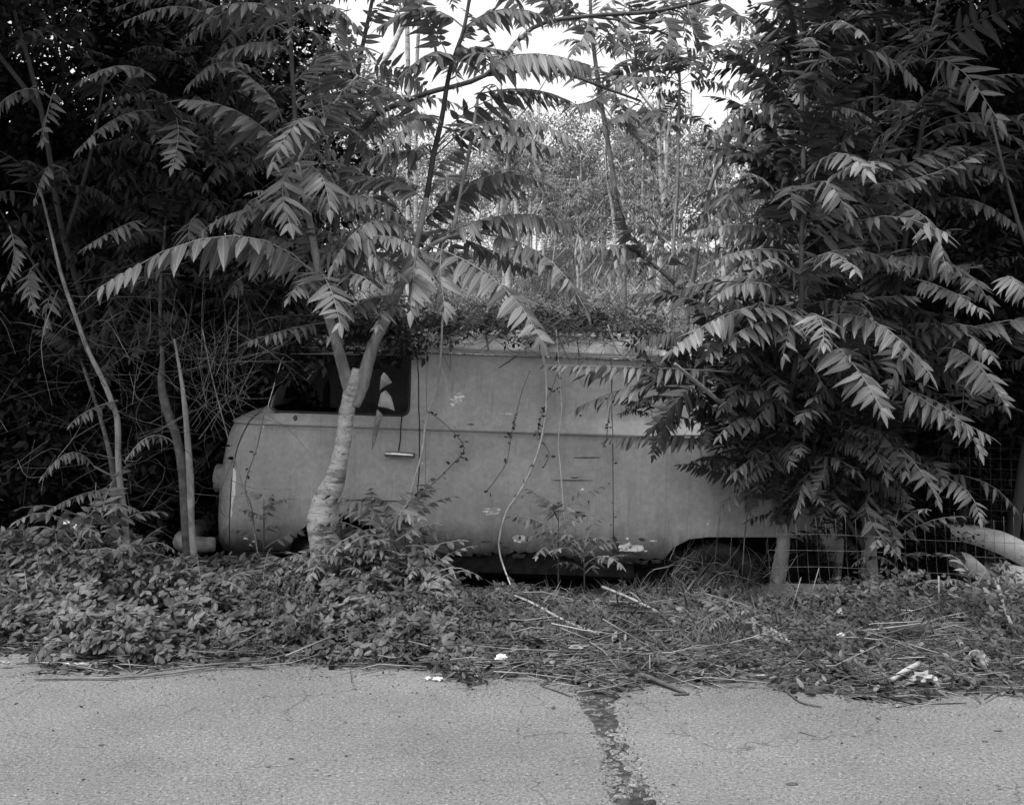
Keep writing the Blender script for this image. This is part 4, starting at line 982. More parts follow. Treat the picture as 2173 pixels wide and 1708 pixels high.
H5 = [((330, 172), (262, 140), (172, 172), 8.3, 7.9, 44, 9, 45), ((330, 235), (250, 250), (168, 315), 8.4, 7.9, 46, 9, 35), ((372, 240), (378, 290), (365, 355), 8.5, 7.9, 50, 9, 25),
      ((500, 70), (390, 15), (262, 48), 8.2, 7.8, 40, 13, 60), ((420, 455), (402, 480), (405, 530), 8.6, 8.2, 50, 7, 30), ((150, 395), (110, 350), (75, 420), 8.3, 7.9, 36, 7, 45),
      ((110, 210), (50, 190), (-20, 240), 8.2, 7.9, 44, 9, 40), ((120, 180), (100, 240), (90, 300), 8.3, 7.9, 40, 7, 40), ((300, 470), (260, 480), (180, 525), 8.4, 8.0, 40, 8, 40),
      ((560, 420), (520, 440), (490, 520), 8.1, 7.8, 44, 9, 40), ((660, 480), (590, 430), (500, 470), 8.2, 7.9, 50, 10, 40), ((140, 90), (80, 60), (40, 90), 8.4, 8.0, 40, 7, 35),
      ((200, 990), (150, 960), (90, 1010), 8.1, 7.8, 30, 9, 45), ((230, 1040), (170, 1050), (100, 1085), 8.1, 7.8, 26, 9, 50), ((370, 940), (320, 925), (270, 970), 8.2, 7.9, 26, 8, 40),
      ((80, 560), (60, 590), (70, 650), 8.3, 8.0, 40, 7, 40), ((110, 620), (100, 650), (95, 690), 8.3, 8.1, 44, 3, 60), ((250, 850), (190, 870), (150, 900), 8.2, 7.9, 30, 6, 45),
      ((20, 480), (30, 540), (10, 600), 8.2, 7.9, 40, 7, 40), ((470, 20), (360, -10), (240, 20), 8.5, 8.1, 40, 10, 40), ((560, 170), (480, 130), (400, 180), 8.6, 8.2, 44, 9, 40)]
for i, h in enumerate(H5): hero((t5, t6)[i % 2], *h)
for c, n, L in (((85, 400, 8.4), 5, .6), ((250, 200, 8.9), 6, .7), ((420, 150, 8.9), 7, .7), ((120, 100, 8.8), 6, .7)): whorl(t5, P(*c), n, L, var=VAR_SHADED)
for c, n, L in (((350, 480, 8.8), 7, .7), ((480, 330, 8.9), 7, .7), ((500, 60, 8.8), 7, .7), ((370, 720, 8.5), 6, .5), ((300, 620, 8.7), 6, .5), ((430, 600, 8.7), 7, .55), ((520, 640, 8.8), 6, .5), ((380, 330, 8.6), 6, .6)): whorl(t6, P(*c), n, L, var=VAR_SHADED)
whorl(t7, P(170, 760, 8.8), 6, .5, var=VAR_SHADED)

# ---- seedlings with small feathery leaves on the verge and on the van's side
def seedling(px, py, Y, hpx, n, L, label, lean=0.0, dark=False):
    p = P(px, py, Y); g = Vector((p.x, p.y, ground_z(p.x, p.y)))
    t = thing('tree_seedling', label, 'seedling', g, 'feathery seedlings on the verge')
    H = hpx * Y / F + (p.z - g.z)
    top = Vector((lean * H, 0, H))
    mb = MB(); tube(mb, [(0, 0, -.02), tuple(top * .5), tuple(top)], [.006, .005, .003], 5, k=3); mb.build('stem', M['bark_dark'], t)
    y0 = pr.uniform(0, 6)
    for k in range(n):
        f = .35 + .65 * (k + .5) / n; a = y0 + k * 2.4
        d = (math.cos(a), math.sin(a) * .9 - .25, .15 + .55 * f)
        link('leaf', pr.choice(VARS), t, top * f, aim(d, pr.gauss(0, .3)), L / .34 * pr.uniform(.8, 1.4))
    return t
SEED = [(215, 1200, 8.0, 95, 9, .40, 'feathery seedling fanning up below the crossed sapling stems'), (280, 1230, 7.8, 60, 8, .34, 'low feathery seedling to the left of the van bumper'),
        (125, 1260, 7.7, 50, 8, .36, 'feathery seedling among the weeds at the far left'), (60, 1330, 7.4, 50, 8, .36, 'feathery seedling near the left edge of the photo'),
        (740, 1225, 7.85, 55, 9, .30, 'leafy seedling directly at the foot of the pale crooked tree'), (830, 1230, 7.9, 120, 11, .40, 'spreading seedling to the right of the crooked tree base'),
        (640, 1245, 7.9, 35, 7, .26, 'small seedling in front of the front wheel arch'), (690, 1240, 7.85, 62, 10, .32, 'ferny seedling in front of the swollen trunk base'), (795, 1215, 8.2, 95, 11, .36, 'ferny seedling hiding the front wheel arch right of the trunk'), (855, 1262, 7.9, 75, 11, .36, 'broad ferny seedling below the rear part of the door'), (165, 1215, 7.9, 95, 11, .42, 'tall ferny seedling at the left beside the dented can'), (900, 1270, 7.7, 50, 8, .32, 'low seedling under the rear edge of the van door'),
        (870, 1330, 7.4, 40, 7, .28, 'small seedling where the dense weeds thin out'), (560, 1300, 7.8, 70, 8, .26, 'pale narrow-leaved seedling below the van nose'),
        (1185, 1250, 8.25, 170, 12, .30, 'tall seedling brushing the middle of the van side'), (1240, 1250, 8.2, 95, 9, .28, 'shorter seedling beside the tall one at mid van'),
        (560, 1230, 8.45, 170, 8, .24, 'thin seedling pressed against the van nose'), (1560, 1350, 7.0, 30, 6, .22, 'tiny seedling in the straw below the log'), (860, 1225, 8.3, 150, 8, .30, 'upright seedling against the van door edge'),
        (430, 1290, 7.6, 50, 8, .34, 'seedling in the weeds in front of the bumper'), (1900, 1160, 8.1, 60, 8, .34, 'seedling growing through the wire fence'), (2060, 1290, 7.6, 60, 7, .28, 'seedling near the pale fallen slab')]
for s_ in SEED: seedling(*s_[:6], s_[6])
# ------------------------------------------------------------------ thickets, far trees, hillside
def clump(mb, c, rad, n, size, r, tpl=LO, flat=1.0, wr=0.5):
    u = unit(r.normal(0, 1, (n, 3))) * (r.random((n, 1)) ** 0.45) * np.asarray(rad)
    p = np.asarray(c) + u
    X, Y_, Z = rand_axes(n, 0.55, r, -0.15)
    s_ = size * r.uniform(0.6, 1.3, (n, 1))
    stamp(mb, tpl, p, X * s_, Y_ * s_ * wr, Z * s_, r)
def crown_mesh(seed, W, H, n_cl, per, size, mat, clr=.45, wr=.5):
    """an uneven crown of leaf clumps, base at the origin"""
    r = np.random.default_rng(seed); mb = MB()
    for k in range(n_cl):
        t = (k + .5) / n_cl; a = r.uniform(0, 6.28); q = (0.35 + 0.65 * math.sin(math.pi * min(1, t * .85 + .12))) * W / 2 * r.uniform(.3, 1)
        clump(mb, (q * math.cos(a), q * math.sin(a), H * t), (clr * r.uniform(.6, 1.2),) * 2 + (clr * .6,), per, size, r, wr=wr)
    return mb.mesh('crown', mat)
def far_frond_crown(seed, n_w, W, H, mat='leaf'):
    """whorls of feathery leaves on a thin tree, low detail, base at the origin"""
    r = np.random.default_rng(seed); mb = MB()
    for k in range(n_w):
        t = (k + 1) / n_w; a = r.uniform(0, 6.28); q = W / 2 * r.uniform(0, 1) * (1.1 - t * .6)
        c = np.array([q * math.cos(a), q * math.sin(a), H * (0.35 + .65 * t)])
        for j in range(9):
            b_ = j * 2.4 + r.normal(0, .2); pit = r.uniform(-.1, .8); L = r.uniform(.5, .85)
            ang = np.linspace(pit, pit - 1.0, 7)
            st = np.stack([np.cos(ang) * math.cos(b_), np.cos(ang) * math.sin(b_), np.sin(ang)], 1) * L / 7
            pts = np.vstack([c, c + np.cumsum(st, 0)])
            frond(mb, pts, 9, .15, .05, 35, .2, LO, r, 0.0)
    return mb.mesh('crown', M[mat])
M['hill_leaf'] = leaf_mat('hillside_leaf', 0.15, 0.6, 0.2, 0.3, spread=0.8, veins=False)
BUSH = [crown_mesh(300 + k, 1.9, 1.7, 22, 230, .075, M['leaf_deep_shade']) for k in range(3)]
TALLD = [crown_mesh(320 + k, 2.6, 3.6, 40, 230, .085, M['leaf_deep_shade'], .5) for k in range(3)]
SHRUB = [crown_mesh(340 + k, 1.7, 1.2, 16, 120, .07, M['hill_leaf'], .38) for k in range(4)]
FARC = [crown_mesh(360 + k, 3.0, 3.4, 26, 120, .10, M['hill_leaf'], .55) for k in range(4)]
FRC = [far_frond_crown(380 + k, 6 + k % 3, 1.8, 2.6) for k in range(5)]
FRC_SHADED = [far_frond_crown(390 + k, 7, 1.9, 2.4, 'leaf_dark_shaded') for k in range(3)]  # darkened frond crowns for the shaded left side

def trunk_mesh(h, r0, mat, seed, lean=.15):
    r = random.Random(seed); mb = MB(); x = y = 0; pts = [(0, 0, -.1)]
    for k in range(1, 6): x += r.gauss(0, lean * h / 8); y += r.gauss(0, lean * h / 8); pts.append((x, y, h * k / 5))
    tube(mb, pts, np.linspace(r0, r0 * .35, 6), 6, k=3)
    for k in range(3):
        b_ = pts[2 + k]; a = r.uniform(0, 6.28); L = h * .25
        tube(mb, [b_, (b_[0] + L * .4 * math.cos(a), b_[1] + L * .4 * math.sin(a), b_[2] + L * .5), (b_[0] + L * .7 * math.cos(a), b_[1] + L * .7 * math.sin(a), b_[2] + L)], [r0 * .45, r0 * .3, r0 * .15], 5, k=2)
    return mb.mesh('trunk', mat)
TRK = [trunk_mesh(1.0, .012, M['bark_mid'], k) for k in range(4)]
TRKD = [trunk_mesh(1.0, .012, M['bark_dark'], k + 30) for k in range(4)]
TRKP = [trunk_mesh(1.0, .012, M['bark'], k + 9) for k in range(4)]

def tree(x, y, crown, th, cs, label, cat='tree', group=None, trunk=None, z=None, crown_z=.45, name='background_tree', tr=1.0):
    g = ground_z(x, y) if z is None else z
    t = thing(name, label, cat, (x, y, g), group)
    link('trunk', trunk or pr.choice(TRKD if (crown in TALLD or crown in BUSH or crown in FRC_SHADED) else TRK), t, (0, 0, 0), (0, 0, pr.uniform(0, 6)), (th * tr * .75, th * tr * .75, th))
    if crown is not None: link('crown', crown, t, (0, 0, th * crown_z), (0, 0, pr.uniform(0, 6.28)), cs)
    return t

# thicket left of and behind the van nose, its gloom put into the leaf colour
G1 = 'shade-dark bushes crowding the left side'
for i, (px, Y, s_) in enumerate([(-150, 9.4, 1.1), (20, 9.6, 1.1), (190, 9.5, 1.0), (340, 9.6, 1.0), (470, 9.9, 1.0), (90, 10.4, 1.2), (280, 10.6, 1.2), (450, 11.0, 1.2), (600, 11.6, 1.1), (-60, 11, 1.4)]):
    p = P(px, 740, Y); tree(p.x, p.y, BUSH[i % 3], 1.2 * s_, s_, 'dark small-leaved bush in the gloom left of the van', 'bush', G1, crown_z=.05, name='shade_dark_bush')
G2 = 'tall dark trees closing off the left side'
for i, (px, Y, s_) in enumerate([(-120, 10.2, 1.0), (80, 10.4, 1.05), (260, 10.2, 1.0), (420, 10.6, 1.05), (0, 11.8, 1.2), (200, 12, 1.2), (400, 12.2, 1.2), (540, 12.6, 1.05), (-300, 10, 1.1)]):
    p = P(px, 740, Y); tree(p.x, p.y, TALLD[i % 3], 4.2 * s_, s_, 'tall dark tree behind the saplings at the left', 'tree', G2, crown_z=.22, name='shade_dark_tree', tr=1.6)
# unseen crowns added above the frame to keep top light off the left side
G3 = 'added crowns shading the left from above'
for i, (x, y, z, s_) in enumerate([(-3.4, 8.3, 4.4, 1.0), (-2.2, 8.9, 4.9, .9), (-4.6, 8.3, 4.0, 1.1), (-3.0, 7.2, 4.6, 1.0), (-4.3, 7.3, 4.3, 1.0)]):
    t = thing('shade_dark_tree', 'tree with an unseen crown added to shade the left of the verge', 'tree', (x, y + 3.4, ground_z(x, y + 3.4)), G3)
    link('crown', TALLD[i % 3], t, (0, -3.2, z - .8), None, s_); link('trunk', TRKD[i % 4], t, (0, 0, 0), (.55, 0, 0), (3, 3, 4.9))
G3b = 'added crowns shading the right from above'
for i, (x, y, z, s_) in enumerate([(2.3, 8.3, 4.7, .9), (3.6, 8.0, 4.5, 1.0), (4.6, 8.3, 4.2, 1.0), (3.3, 7.0, 5.0, .9)]):  # unseen crowns added above the right side to block top light
    t = thing('shade_dark_tree', 'tree with an unseen crown added to shade the right of the verge', 'tree', (x + .3, y + 2.2, ground_z(x + .3, y + 2.2)), G3b)
    link('crown', TALLD[i % 3], t, (-.3, -2.2, z - .6), None, s_); link('trunk', TRKD[i % 4], t, (0, 0, 0), (.4, 0, 0), (3.5, 3.5, 5.2))
# right, in the same leaves with shade put into their colour
G4 = 'dark trees closing off the right side'
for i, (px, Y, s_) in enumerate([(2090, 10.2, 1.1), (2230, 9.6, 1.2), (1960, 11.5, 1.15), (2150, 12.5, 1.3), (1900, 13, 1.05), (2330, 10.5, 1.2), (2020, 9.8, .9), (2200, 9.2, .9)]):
    p = P(px, 740, Y); tree(p.x, p.y, TALLD[i % 3], 3.6 * s_, s_, 'dark small-leaved tree at the right behind the feathery leaves', 'tree', G4, crown_z=.3, name='shade_dark_tree', tr=1.6)
G5 = 'shade-dark bushes at the van tail'
for i, (px, Y, s_) in enumerate([(1800, 10.8, .9), (1950, 10.8, 1.0), (2100, 10.9, .9), (2240, 10.6, 1.1), (1700, 11.4, .9), (1880, 9.3, .55), (1880, 9.2, .45), (1716, 8.55, .2), (2010, 9.9, .7)]):  # smallest one stands before the tail, black-leaved in place of shade
    p = P(px, 740, Y); tree(p.x, p.y, BUSH[i % 3], .8 * s_, s_, 'shade-dark bush at the van tail', 'bush', G5, crown_z=.0, name='shade_dark_bush')
G6 = 'feathery young trees behind the van'
for i, (px, Y, th, s_) in enumerate([(560, 10.8, 2.2, 1.0), (740, 11.2, 1.6, .9), (1580, 11.6, 1.0, .8), (1690, 11.8, 2.4, 1.1), (1820, 12.2, 3.0, 1.2), (480, 10.0, 2.6, 1.0), (340, 9.6, 2.8, .9), (200, 9.5, 2.4, .9)]):
    p = P(px, 740, Y); tree(p.x, p.y, (FRC if 450 < px < 1900 else FRC_SHADED)[i % 3], th, s_, 'feathery young tree rising behind the van', 'tree', G6, crown_z=.35, tr=1.3)
# thin trunks that can be told apart against the sky
def thin(label, pts, rp, mat, whs, var=None, name='thin_tree'):
    p = P(*pts[0]); t = thing(name, label, 'tree', (p.x, p.y, ground_z(p.x, p.y)))
    g0 = (pts[0][0], HY + (EYE - ground_z(p.x, p.y)) * F / pts[0][2], pts[0][2])
    stem(t, 'trunk', [g0] + pts[1:] if len(pts) > 1 else pts, rp, mat, 7)
    for c, n, L in whs: whorl(t, P(*c), n, L, var=var)
    return t
thin('thin grey tree rising right of centre with sparse leaves against the sky', [(1330, 640, 12), (1322, 520, 12), (1305, 400, 12), (1290, 300, 12), (1270, 180, 12), (1256, 60, 12), (1250, -60, 12)], [6, 6, 5.5, 5.5, 5, 4, 3], M['bark_mid'],
     [((1256, 40, 12), 5, .8), ((1275, 190, 12), 7, .8), ((1262, 110, 12.2), 6, .8), ((1250, -60, 12), 8, .9)])
thin('very thin dark stem with a leafy crown left of the bushy tree', [(1412, 640, 11.4), (1430, 520, 11.4), (1438, 400, 11.4), (1440, 260, 11.4), (1442, 160, 11.4), (1430, 60, 11.4)], [3.5, 3.5, 3.5, 3, 3, 2], M['bark_mid'],
     [((1442, 170, 11.4), 9, .8), ((1380, 110, 11.7), 7, .7), ((1400, 250, 11.8), 6, .7), ((1430, 50, 11.4), 7, .8), ((1370, 190, 11.6), 5, .6), ((1480, 0, 11.4), 6, .8)])
thin('pale leaning trunk behind the upper right leaves', [(1875, 640, 13), (1882, 420, 13), (1890, 280, 13), (1900, 150, 13), (1925, 0, 13), (1940, -80, 13)], [9, 8.5, 8, 7.5, 7, 6], M['bark_mid'], [((1935, -60, 13), 8, 1), ((1895, 200, 13), 5, .8)])
thin('slanting bare pole-like trunk behind the van tail', [(1420, 520, 13), (1500, 420, 13), (1580, 315, 13), (1660, 210, 13)], [5, 5, 4.5, 4], M['bark_mid'], [((1660, 210, 13), 6, .8)])
thin('pale straight trunk far behind at the upper left of the sky gap', [(866, 520, 17), (867, 330, 17), (866, 150, 17), (862, -40, 17)], [6, 6, 5, 5], M['bark'], [((862, -30, 17), 6, 1)])
thin('second pale straight trunk just right of its twin in the sky gap', [(884, 520, 18), (882, 330, 18), (884, 150, 18), (895, -40, 18)], [4.5, 4.5, 4, 4], M['bark'], [((895, -30, 18), 6, 1)])
thin('pale forked trunk leaning right at the top of the sky gap', [(770, 420, 15), (800, 220, 15), (835, 100, 15), (880, 10, 15), (930, -80, 15)], [7, 6, 6, 5, 4], M['bark'], [((930, -80, 15), 6, 1)])
# the arching limb across the sky
t = thing('tree_of_heaven', 'tree with dark limbs arching across the sky gap', 'tree', foot(690, 700, 9.8))
stem(t, 'trunk', [(690, 980, 10.4), (700, 600, 10.2), (740, 330, 10), (800, 240, 9.8)], [9, 8, 7, 6], M['bark_dark'])
stem(t, 'branch', [(800, 240, 9.8), (900, 200, 9.6), (1030, 160, 9.5), (1130, 60, 9.4), (1250, 35, 9.4), (1390, 25, 9.4), (1520, -5, 9.4)], [6, 5.5, 5, 4.5, 4.5, 4, 3.5], M['bark_dark'])
stem(t, 'branch', [(1030, 160, 9.5), (1170, 150, 9.5), (1290, 190, 9.5), (1360, 215, 9.5)], [4, 3.5, 3, 2.5], M['bark_dark'])
stem(t, 'branch', [(740, 330, 10), (760, 150, 10), (790, 0, 10), (800, -80, 10)], [5, 5, 4, 4], M['bark_dark'])
stem(t, 'branch', [(1250, 35, 9.4), (1350, 50, 9.4), (1430, 80, 9.4)], [3, 2.5, 2], M['bark_dark'])
for h in [((1130, 62), (1090, 90), (1060, 140), 9.4, 9.2, 44, 8, 30), ((1250, 36), (1240, 75), (1215, 110), 9.4, 9.2, 50, 7, 30), ((1330, 30), (1310, 70), (1330, 110), 9.4, 9.2, 50, 8, 30), ((1390, 24), (1420, 70), (1400, 120), 9.4, 9.2, 50, 8, 30),
          ((1360, 215), (1330, 260), (1380, 320), 9.5, 9.3, 56, 9, 30), ((1360, 215), (1400, 250), (1460, 265), 9.5, 9.3, 48, 9, 40), ((1290, 190), (1240, 220), (1190, 215), 9.5, 9.3, 44, 9, 40), ((1520, -5), (1560, 30), (1620, 40), 9.4, 9.2, 50, 9, 40),
          ((1460, 5), (1470, 60), (1500, 110), 9.4, 9.2, 50, 9, 30), ((1350, 235), (1290, 260), (1250, 300), 9.5, 9.3, 44, 9, 40), ((1180, 50), (1160, 0), (1120, -30), 9.4, 9.2, 46, 8, 20)]: hero(t, *h)
for c, n, L in (((800, -60, 10), 8, .8), ((760, 130, 10), 8, .75), ((800, 230, 10), 6, .7), ((750, 300, 10.2), 7, .75), ((1060, 130, 9.6), 4, .5), ((1500, -10, 9.5), 4, .6)): whorl(t, P(*c), n, L)
t = thing('tree_of_heaven', 'young tree with a fern-like top standing on the slope behind the van roof', 'tree', foot(1480, 640, 10.6))
stem(t, 'trunk', [(1500, 700, 10.5), (1470, 650, 10.5), (1420, 590, 10.5), (1370, 550, 10.5), (1330, 520, 10.4)], [5, 5, 4.5, 4, 3], M['bark_dark'])
for h in [((1400, 575), (1340, 500), (1310, 415), 10.5, 10.2, 44, 14, 10), ((1400, 575), (1450, 520), (1500, 520), 10.5, 10.2, 40, 9, 40), ((1390, 565), (1330, 560), (1270, 600), 10.5, 10.1, 40, 10, 40), ((1370, 550), (1290, 520), (1200, 560), 10.5, 10.2, 42, 11, 45),
          ((1420, 590), (1470, 600), (1510, 640), 10.5, 10.1, 40, 9, 40), ((1400, 570), (1380, 600), (1330, 640), 10.5, 10, 38, 9, 40)]: hero(t, *h)
# hillside: shrubs, far trees, grass
G7 = 'shrubs scattered over the slope behind the van'
k = 0
for Y in np.arange(11.6, 27, 0.85):
    for px in np.arange(520, 2200, 1150 / Y * 1.1):
        if pr.random() < .36 and not (980 < px < 1500 and Y < 22 and pr.random() < .88):
            p = P(px + pr.uniform(-40, 40), 740, Y); s_ = pr.uniform(.4, .85)
            tree(p.x, p.y, SHRUB[k % 4], .5, s_, 'light leafy shrub on the slope behind the van', 'shrub', G7, crown_z=-.1, name='shrub'); k += 1
G8 = 'slender pale trees standing on the slope'
for i in range(44):
    Y = pr.uniform(15, 30); px = pr.uniform(620, 1950) if i > 16 else pr.uniform(1040, 1420); p = P(px, 740, Y)
    th = (pr.uniform(1.6, 2.4) if pr.random() < .6 else pr.uniform(2.8, 4.2)) if 1000 < px < 1600 else pr.uniform(2.2, 3.4)
    tree(p.x, p.y, FRC[i % 5], th, pr.uniform(.35, .6), 'slender pale young tree on the slope', 'tree', G8, TRKP[i % 4], crown_z=.5, tr=1.6)
G9 = 'far trees along the top of the slope'
for i in range(84):
    Y = pr.uniform(28, 46); px = pr.uniform(300, 2300); p = P(px, 740, Y)
    s_ = pr.uniform(.6, .85) * (1.0 if 750 < px < 1620 else 2.0)
    tree(p.x, p.y, FARC[i % 4], 3.2 * s_, s_, 'rounded far tree on the skyline', 'tree', G9, TRKP[i % 4], crown_z=.2, tr=1.3)
# grass on the slope
mb = MB(); r3 = np.random.default_rng(8)
n = 26000; Yv = 10.9 + 14 * r3.random(n) ** 1.4; pxs = r3.uniform(650, 1750, n); x = (pxs - CX) / F * Yv
p = np.stack([x, Yv, [ground_z(a, b_) for a, b_ in zip(x, Yv)]], 1)
X, Y_, Z = rand_axes(n, .35, r3, 1.1); s_ = r3.uniform(.12, .5, (n, 1)) * (.6 + .4 * np.array([[nz(a, b_, .8, 4)] for a, b_ in zip(x, Yv)]) + .3)
stamp(mb, LO, p, X * s_, Y_ * .013 * (Yv[:, None] / 14), Z * s_ * 1.5, r3)
o = mb.build('slope_grass', M['straw']); tag(o, kind='stuff')
mb = MB(); n = 12000; Yv = 10.9 + 13 * r3.random(n) ** 1.3; pxs = r3.uniform(600, 1800, n); x = (pxs - CX) / F * Yv
p = np.stack([x, Yv, [ground_z(a, b_) + .25 * r3.random() for a, b_ in zip(x, Yv)]], 1)
rosettes(mb, p, .07, 3, r3, LO); o = mb.build('slope_weeds', M['hill_leaf']); tag(o, kind='stuff')

M['cutlog'] = grey_mat('barkless_wood', [(0.3, 0.2), (0.7, 0.42)], 9, 5, 0.85, 0.15, 0.5, 0.01)
# ------------------------------------------------------------------ vines, roof litter, wire, log and rubbish
def vine(label, pts, rp, Y=8.62, leaves=0, lsz=.028, mat='twig', seed=1, cat='vine', name='vine'):
    w = [P(a, b_, Y if len(q) < 3 else q[2]) for q in pts for a, b_ in [q[:2]]]
    t = thing(name, label, cat, tuple(w[-1]))
    mb = MB(); tube(mb, w, np.array(rp) * 8.6 / F if not isinstance(rp, (int, float)) else rp * 8.6 / F, 5, k=4); mb.build('stem', M[mat], t, t.location)
    r = np.random.default_rng(seed)
    if leaves:
        c = catmull(w, 8); idx = r.integers(0, len(c), leaves)
        for i in idx:
            mb = MB(); n_ = 3; q = np.repeat(c[i][None], n_, 0) + r.normal(0, .012, (n_, 3)) * [1, .4, 1]
            X, Y_, Z = rand_axes(n_, .7, r); s_ = r.uniform(.7, 1.3, (n_, 1)) * lsz
            stamp(mb, OVATE, q, X * s_, Y_ * s_ * .6, Z * s_, r); mb.build('leaf', M['leaf_dark_shaded'], t, t.location)
    return t
vine('pale forked dry vine hanging in front of the rear door edge', [(941, 630, 8.4), (938, 700, 8.4), (934, 775, 8.5), (925, 830), (905, 890), (895, 960), (875, 1030), (858, 1085)], [2.2, 2.3, 2.6, 2.8, 2.6, 2.4, 2, 1.6], mat='vine_pale')
vine('short pale side shoot hanging by the flaked paint patch', [(934, 775), (944, 800), (950, 830), (954, 858)], 1.4, mat='vine_pale')
vine('long pale vine curving across the middle of the van side to the ground', [(1118, 640, 8.3), (1140, 705, 8.5), (1155, 770), (1160, 830), (1155, 900), (1138, 970), (1105, 1040), (1075, 1085), (1060, 1140), (1060, 1170), (1068, 1200, 8.4), (1085, 1245, 8.2)], [2.6, 2.8, 3, 2.8, 2.8, 2.6, 2.6, 2.8, 2.5, 2.2, 2, 1.8], mat='vine_pale', leaves=4)
vine('straight thin vine hanging right of the long pale one', [(1180, 700), (1188, 800), (1192, 870), (1185, 935), (1190, 1000), (1196, 1080), (1200, 1145)], 1.6, mat='vine_pale', leaves=5, seed=3)
vine('thin dark leafy vine beside the flaked paint patch', [(905, 870), (950, 905), (985, 950), (960, 985), (925, 1020), (880, 1060)], 1.1, leaves=12, seed=4)
vine('dark leafy vine hanging at the upper middle of the van side', [(1185, 760), (1180, 800), (1150, 880), (1142, 920), (1165, 960), (1155, 990)], 1, leaves=14, seed=5)
vine('dark leafy tendril on the van side below the gutter', [(1125, 785), (1108, 830), (1095, 880), (1085, 920), (1075, 980), (1050, 1020), (1030, 1045)], 1, leaves=9, seed=6)
vine('wispy vine hanging over the rear part of the van side', [(1300, 760), (1298, 830), (1290, 900), (1285, 950)], 1, leaves=4, seed=7)
vine('curling thin vine below the long horizontal leaf', [(1410, 780), (1425, 830), (1415, 880), (1405, 940)], 1.1, leaves=2, seed=8)
vine('thin vine trailing down over the door near the nose', [(560, 880, 8.5), (545, 950, 8.5), (520, 1030, 8.5), (535, 1080, 8.5), (545, 1180, 8.5)], 1.2, leaves=4, seed=9)
vine('thin vine hanging from the bushes across the van nose', [(430, 700, 8.4), (450, 800, 8.4), (490, 950, 8.45), (530, 1080, 8.45), (550, 1190, 8.4)], 1.3, leaves=2, seed=10, mat='twig_pale')
vine('thin climbing stem over the rear wheel', [(1590, 960, 8.2), (1588, 1060, 8.2), (1580, 1140, 8.2), (1575, 1220, 8.2)], 1.2, mat='twig')
def torn():
    t = thing('torn_sheet', 'torn white curling scrap hanging from the corner of the door window', 'scrap', tuple(P(815, 870, 8.6)))
    for nm, pts in (('scrap_piece', [(805, 830), (808, 800), (814, 790), (822, 797), (832, 812), (820, 818), (810, 824)]), ('scrap_piece', [(802, 862), (808, 835), (818, 828), (830, 842), (838, 872), (822, 866)]), ('hanging_strip', [(800, 868), (812, 880), (806, 900), (796, 940), (789, 955), (790, 920), (796, 890)])):
        w = [P(a, b_, 8.55 - .02 * math.sin(k)) for k, (a, b_) in enumerate(pts)]; c = sum(w, Vector()) / len(w) + Vector((0, -.06, 0))
        back = [q + Vector((0, .004, 0)) for q in w]; n_ = len(w)
        mb = MB(); mb.add([tuple(q) for q in w] + [tuple(c)] + [tuple(q) for q in back] + [tuple(c + Vector((0, .004, 0)))], [(k, (k + 1) % n_, n_) for k in range(n_)] + [(n_ + 1 + (k + 1) % n_, n_ + 1 + k, 2 * n_ + 1) for k in range(n_)])
        mb.build(nm, M['pale'] if nm == 'scrap_piece' else M['dull'], t, t.location)
torn()
# tangle of dry stems on the roof and at the left bushes
def tangle(name, px0, px1, py0, py1, Y0, Y1, n, l0, l1, r, mat, rad=(.0012, .004), drop=0):
    mb = MB()
    for k in range(n):
        a = P(r.uniform(px0, px1), r.uniform(py0, py1), r.uniform(Y0, Y1)); L = r.uniform(l0, l1); yaw = r.uniform(0, 6.28); pit = r.gauss(drop, .5)
        d = Vector((math.cos(yaw) * math.cos(pit), math.sin(yaw) * math.cos(pit) * .5, math.sin(pit)))
        s_ = Vector((r.gauss(0, .12), r.gauss(0, .12), r.gauss(0, .1))) * L
        R_ = r.uniform(*rad); tube(mb, [a, a + d * L * .5 + s_, a + d * L], [R_, R_ * .8, R_ * .4], 3, k=3, cap=False); mb.u[-1][:] = (.5, r.randint(0, 400))
    o = mb.build(name, M['dry_stalk'] if mat == 'twig' else M[mat]); tag(o, kind='stuff'); return o
rr_ = random.Random(12)
tangle('dry_stem_tangle', 640, 1420, 668, 712, 8.9, 9.9, 520, .15, .7, rr_, 'twig')
tangle('dry_stem_tangle', 880, 1420, 684, 726, 8.66, 8.95, 200, .12, .6, rr_, 'twig', (.0012, .0045))
tangle('dry_stem_tangle', 1400, 1640, 1185, 1250, 8.05, 8.4, 110, .08, .35, rr_, 'twig', (.001, .003), .5)
tangle('dry_stem_tangle', 1100, 1400, 690, 745, 8.72, 9.0, 60, .1, .4, rr_, 'twig_pale', (.0012, .003))
tangle('bramble_tangle', 250, 560, 690, 880, 8.1, 8.9, 110, .25, .8, rr_, 'twig', (.001, .0028), .3)
tangle('bramble_tangle', 380, 520, 740, 920, 8.2, 8.8, 45, .3, .7, rr_, 'twig_pale', (.001, .0022), 1.2)
tangle('bramble_tangle', 0, 300, 560, 1080, 8.0, 8.8, 120, .2, .8, rr_, 'twig', (.001, .003), .2)
tangle('bramble_tangle', 260, 480, 780, 1120, 8.0, 8.7, 80, .2, .8, rr_, 'twig', (.001, .003), .6)
mb = MB()
for k in range(85):
    c = P(rr_.uniform(640, 1400), rr_.uniform(670, 702), rr_.uniform(8.85, 9.6)); clump(mb, c, (.13, .1, .05), 45, .05, r3)
for k in range(16):
    q = rr_.uniform(880, 1440); c = P(q, rr_.uniform(700, 728), rr_.uniform(8.62, 8.8)); clump(mb, c, (.11, .05, .04), 30, .045, r3)
o = mb.build('roof_leaf_litter', M['litter']); tag(o, kind='stuff')
mb = MB()
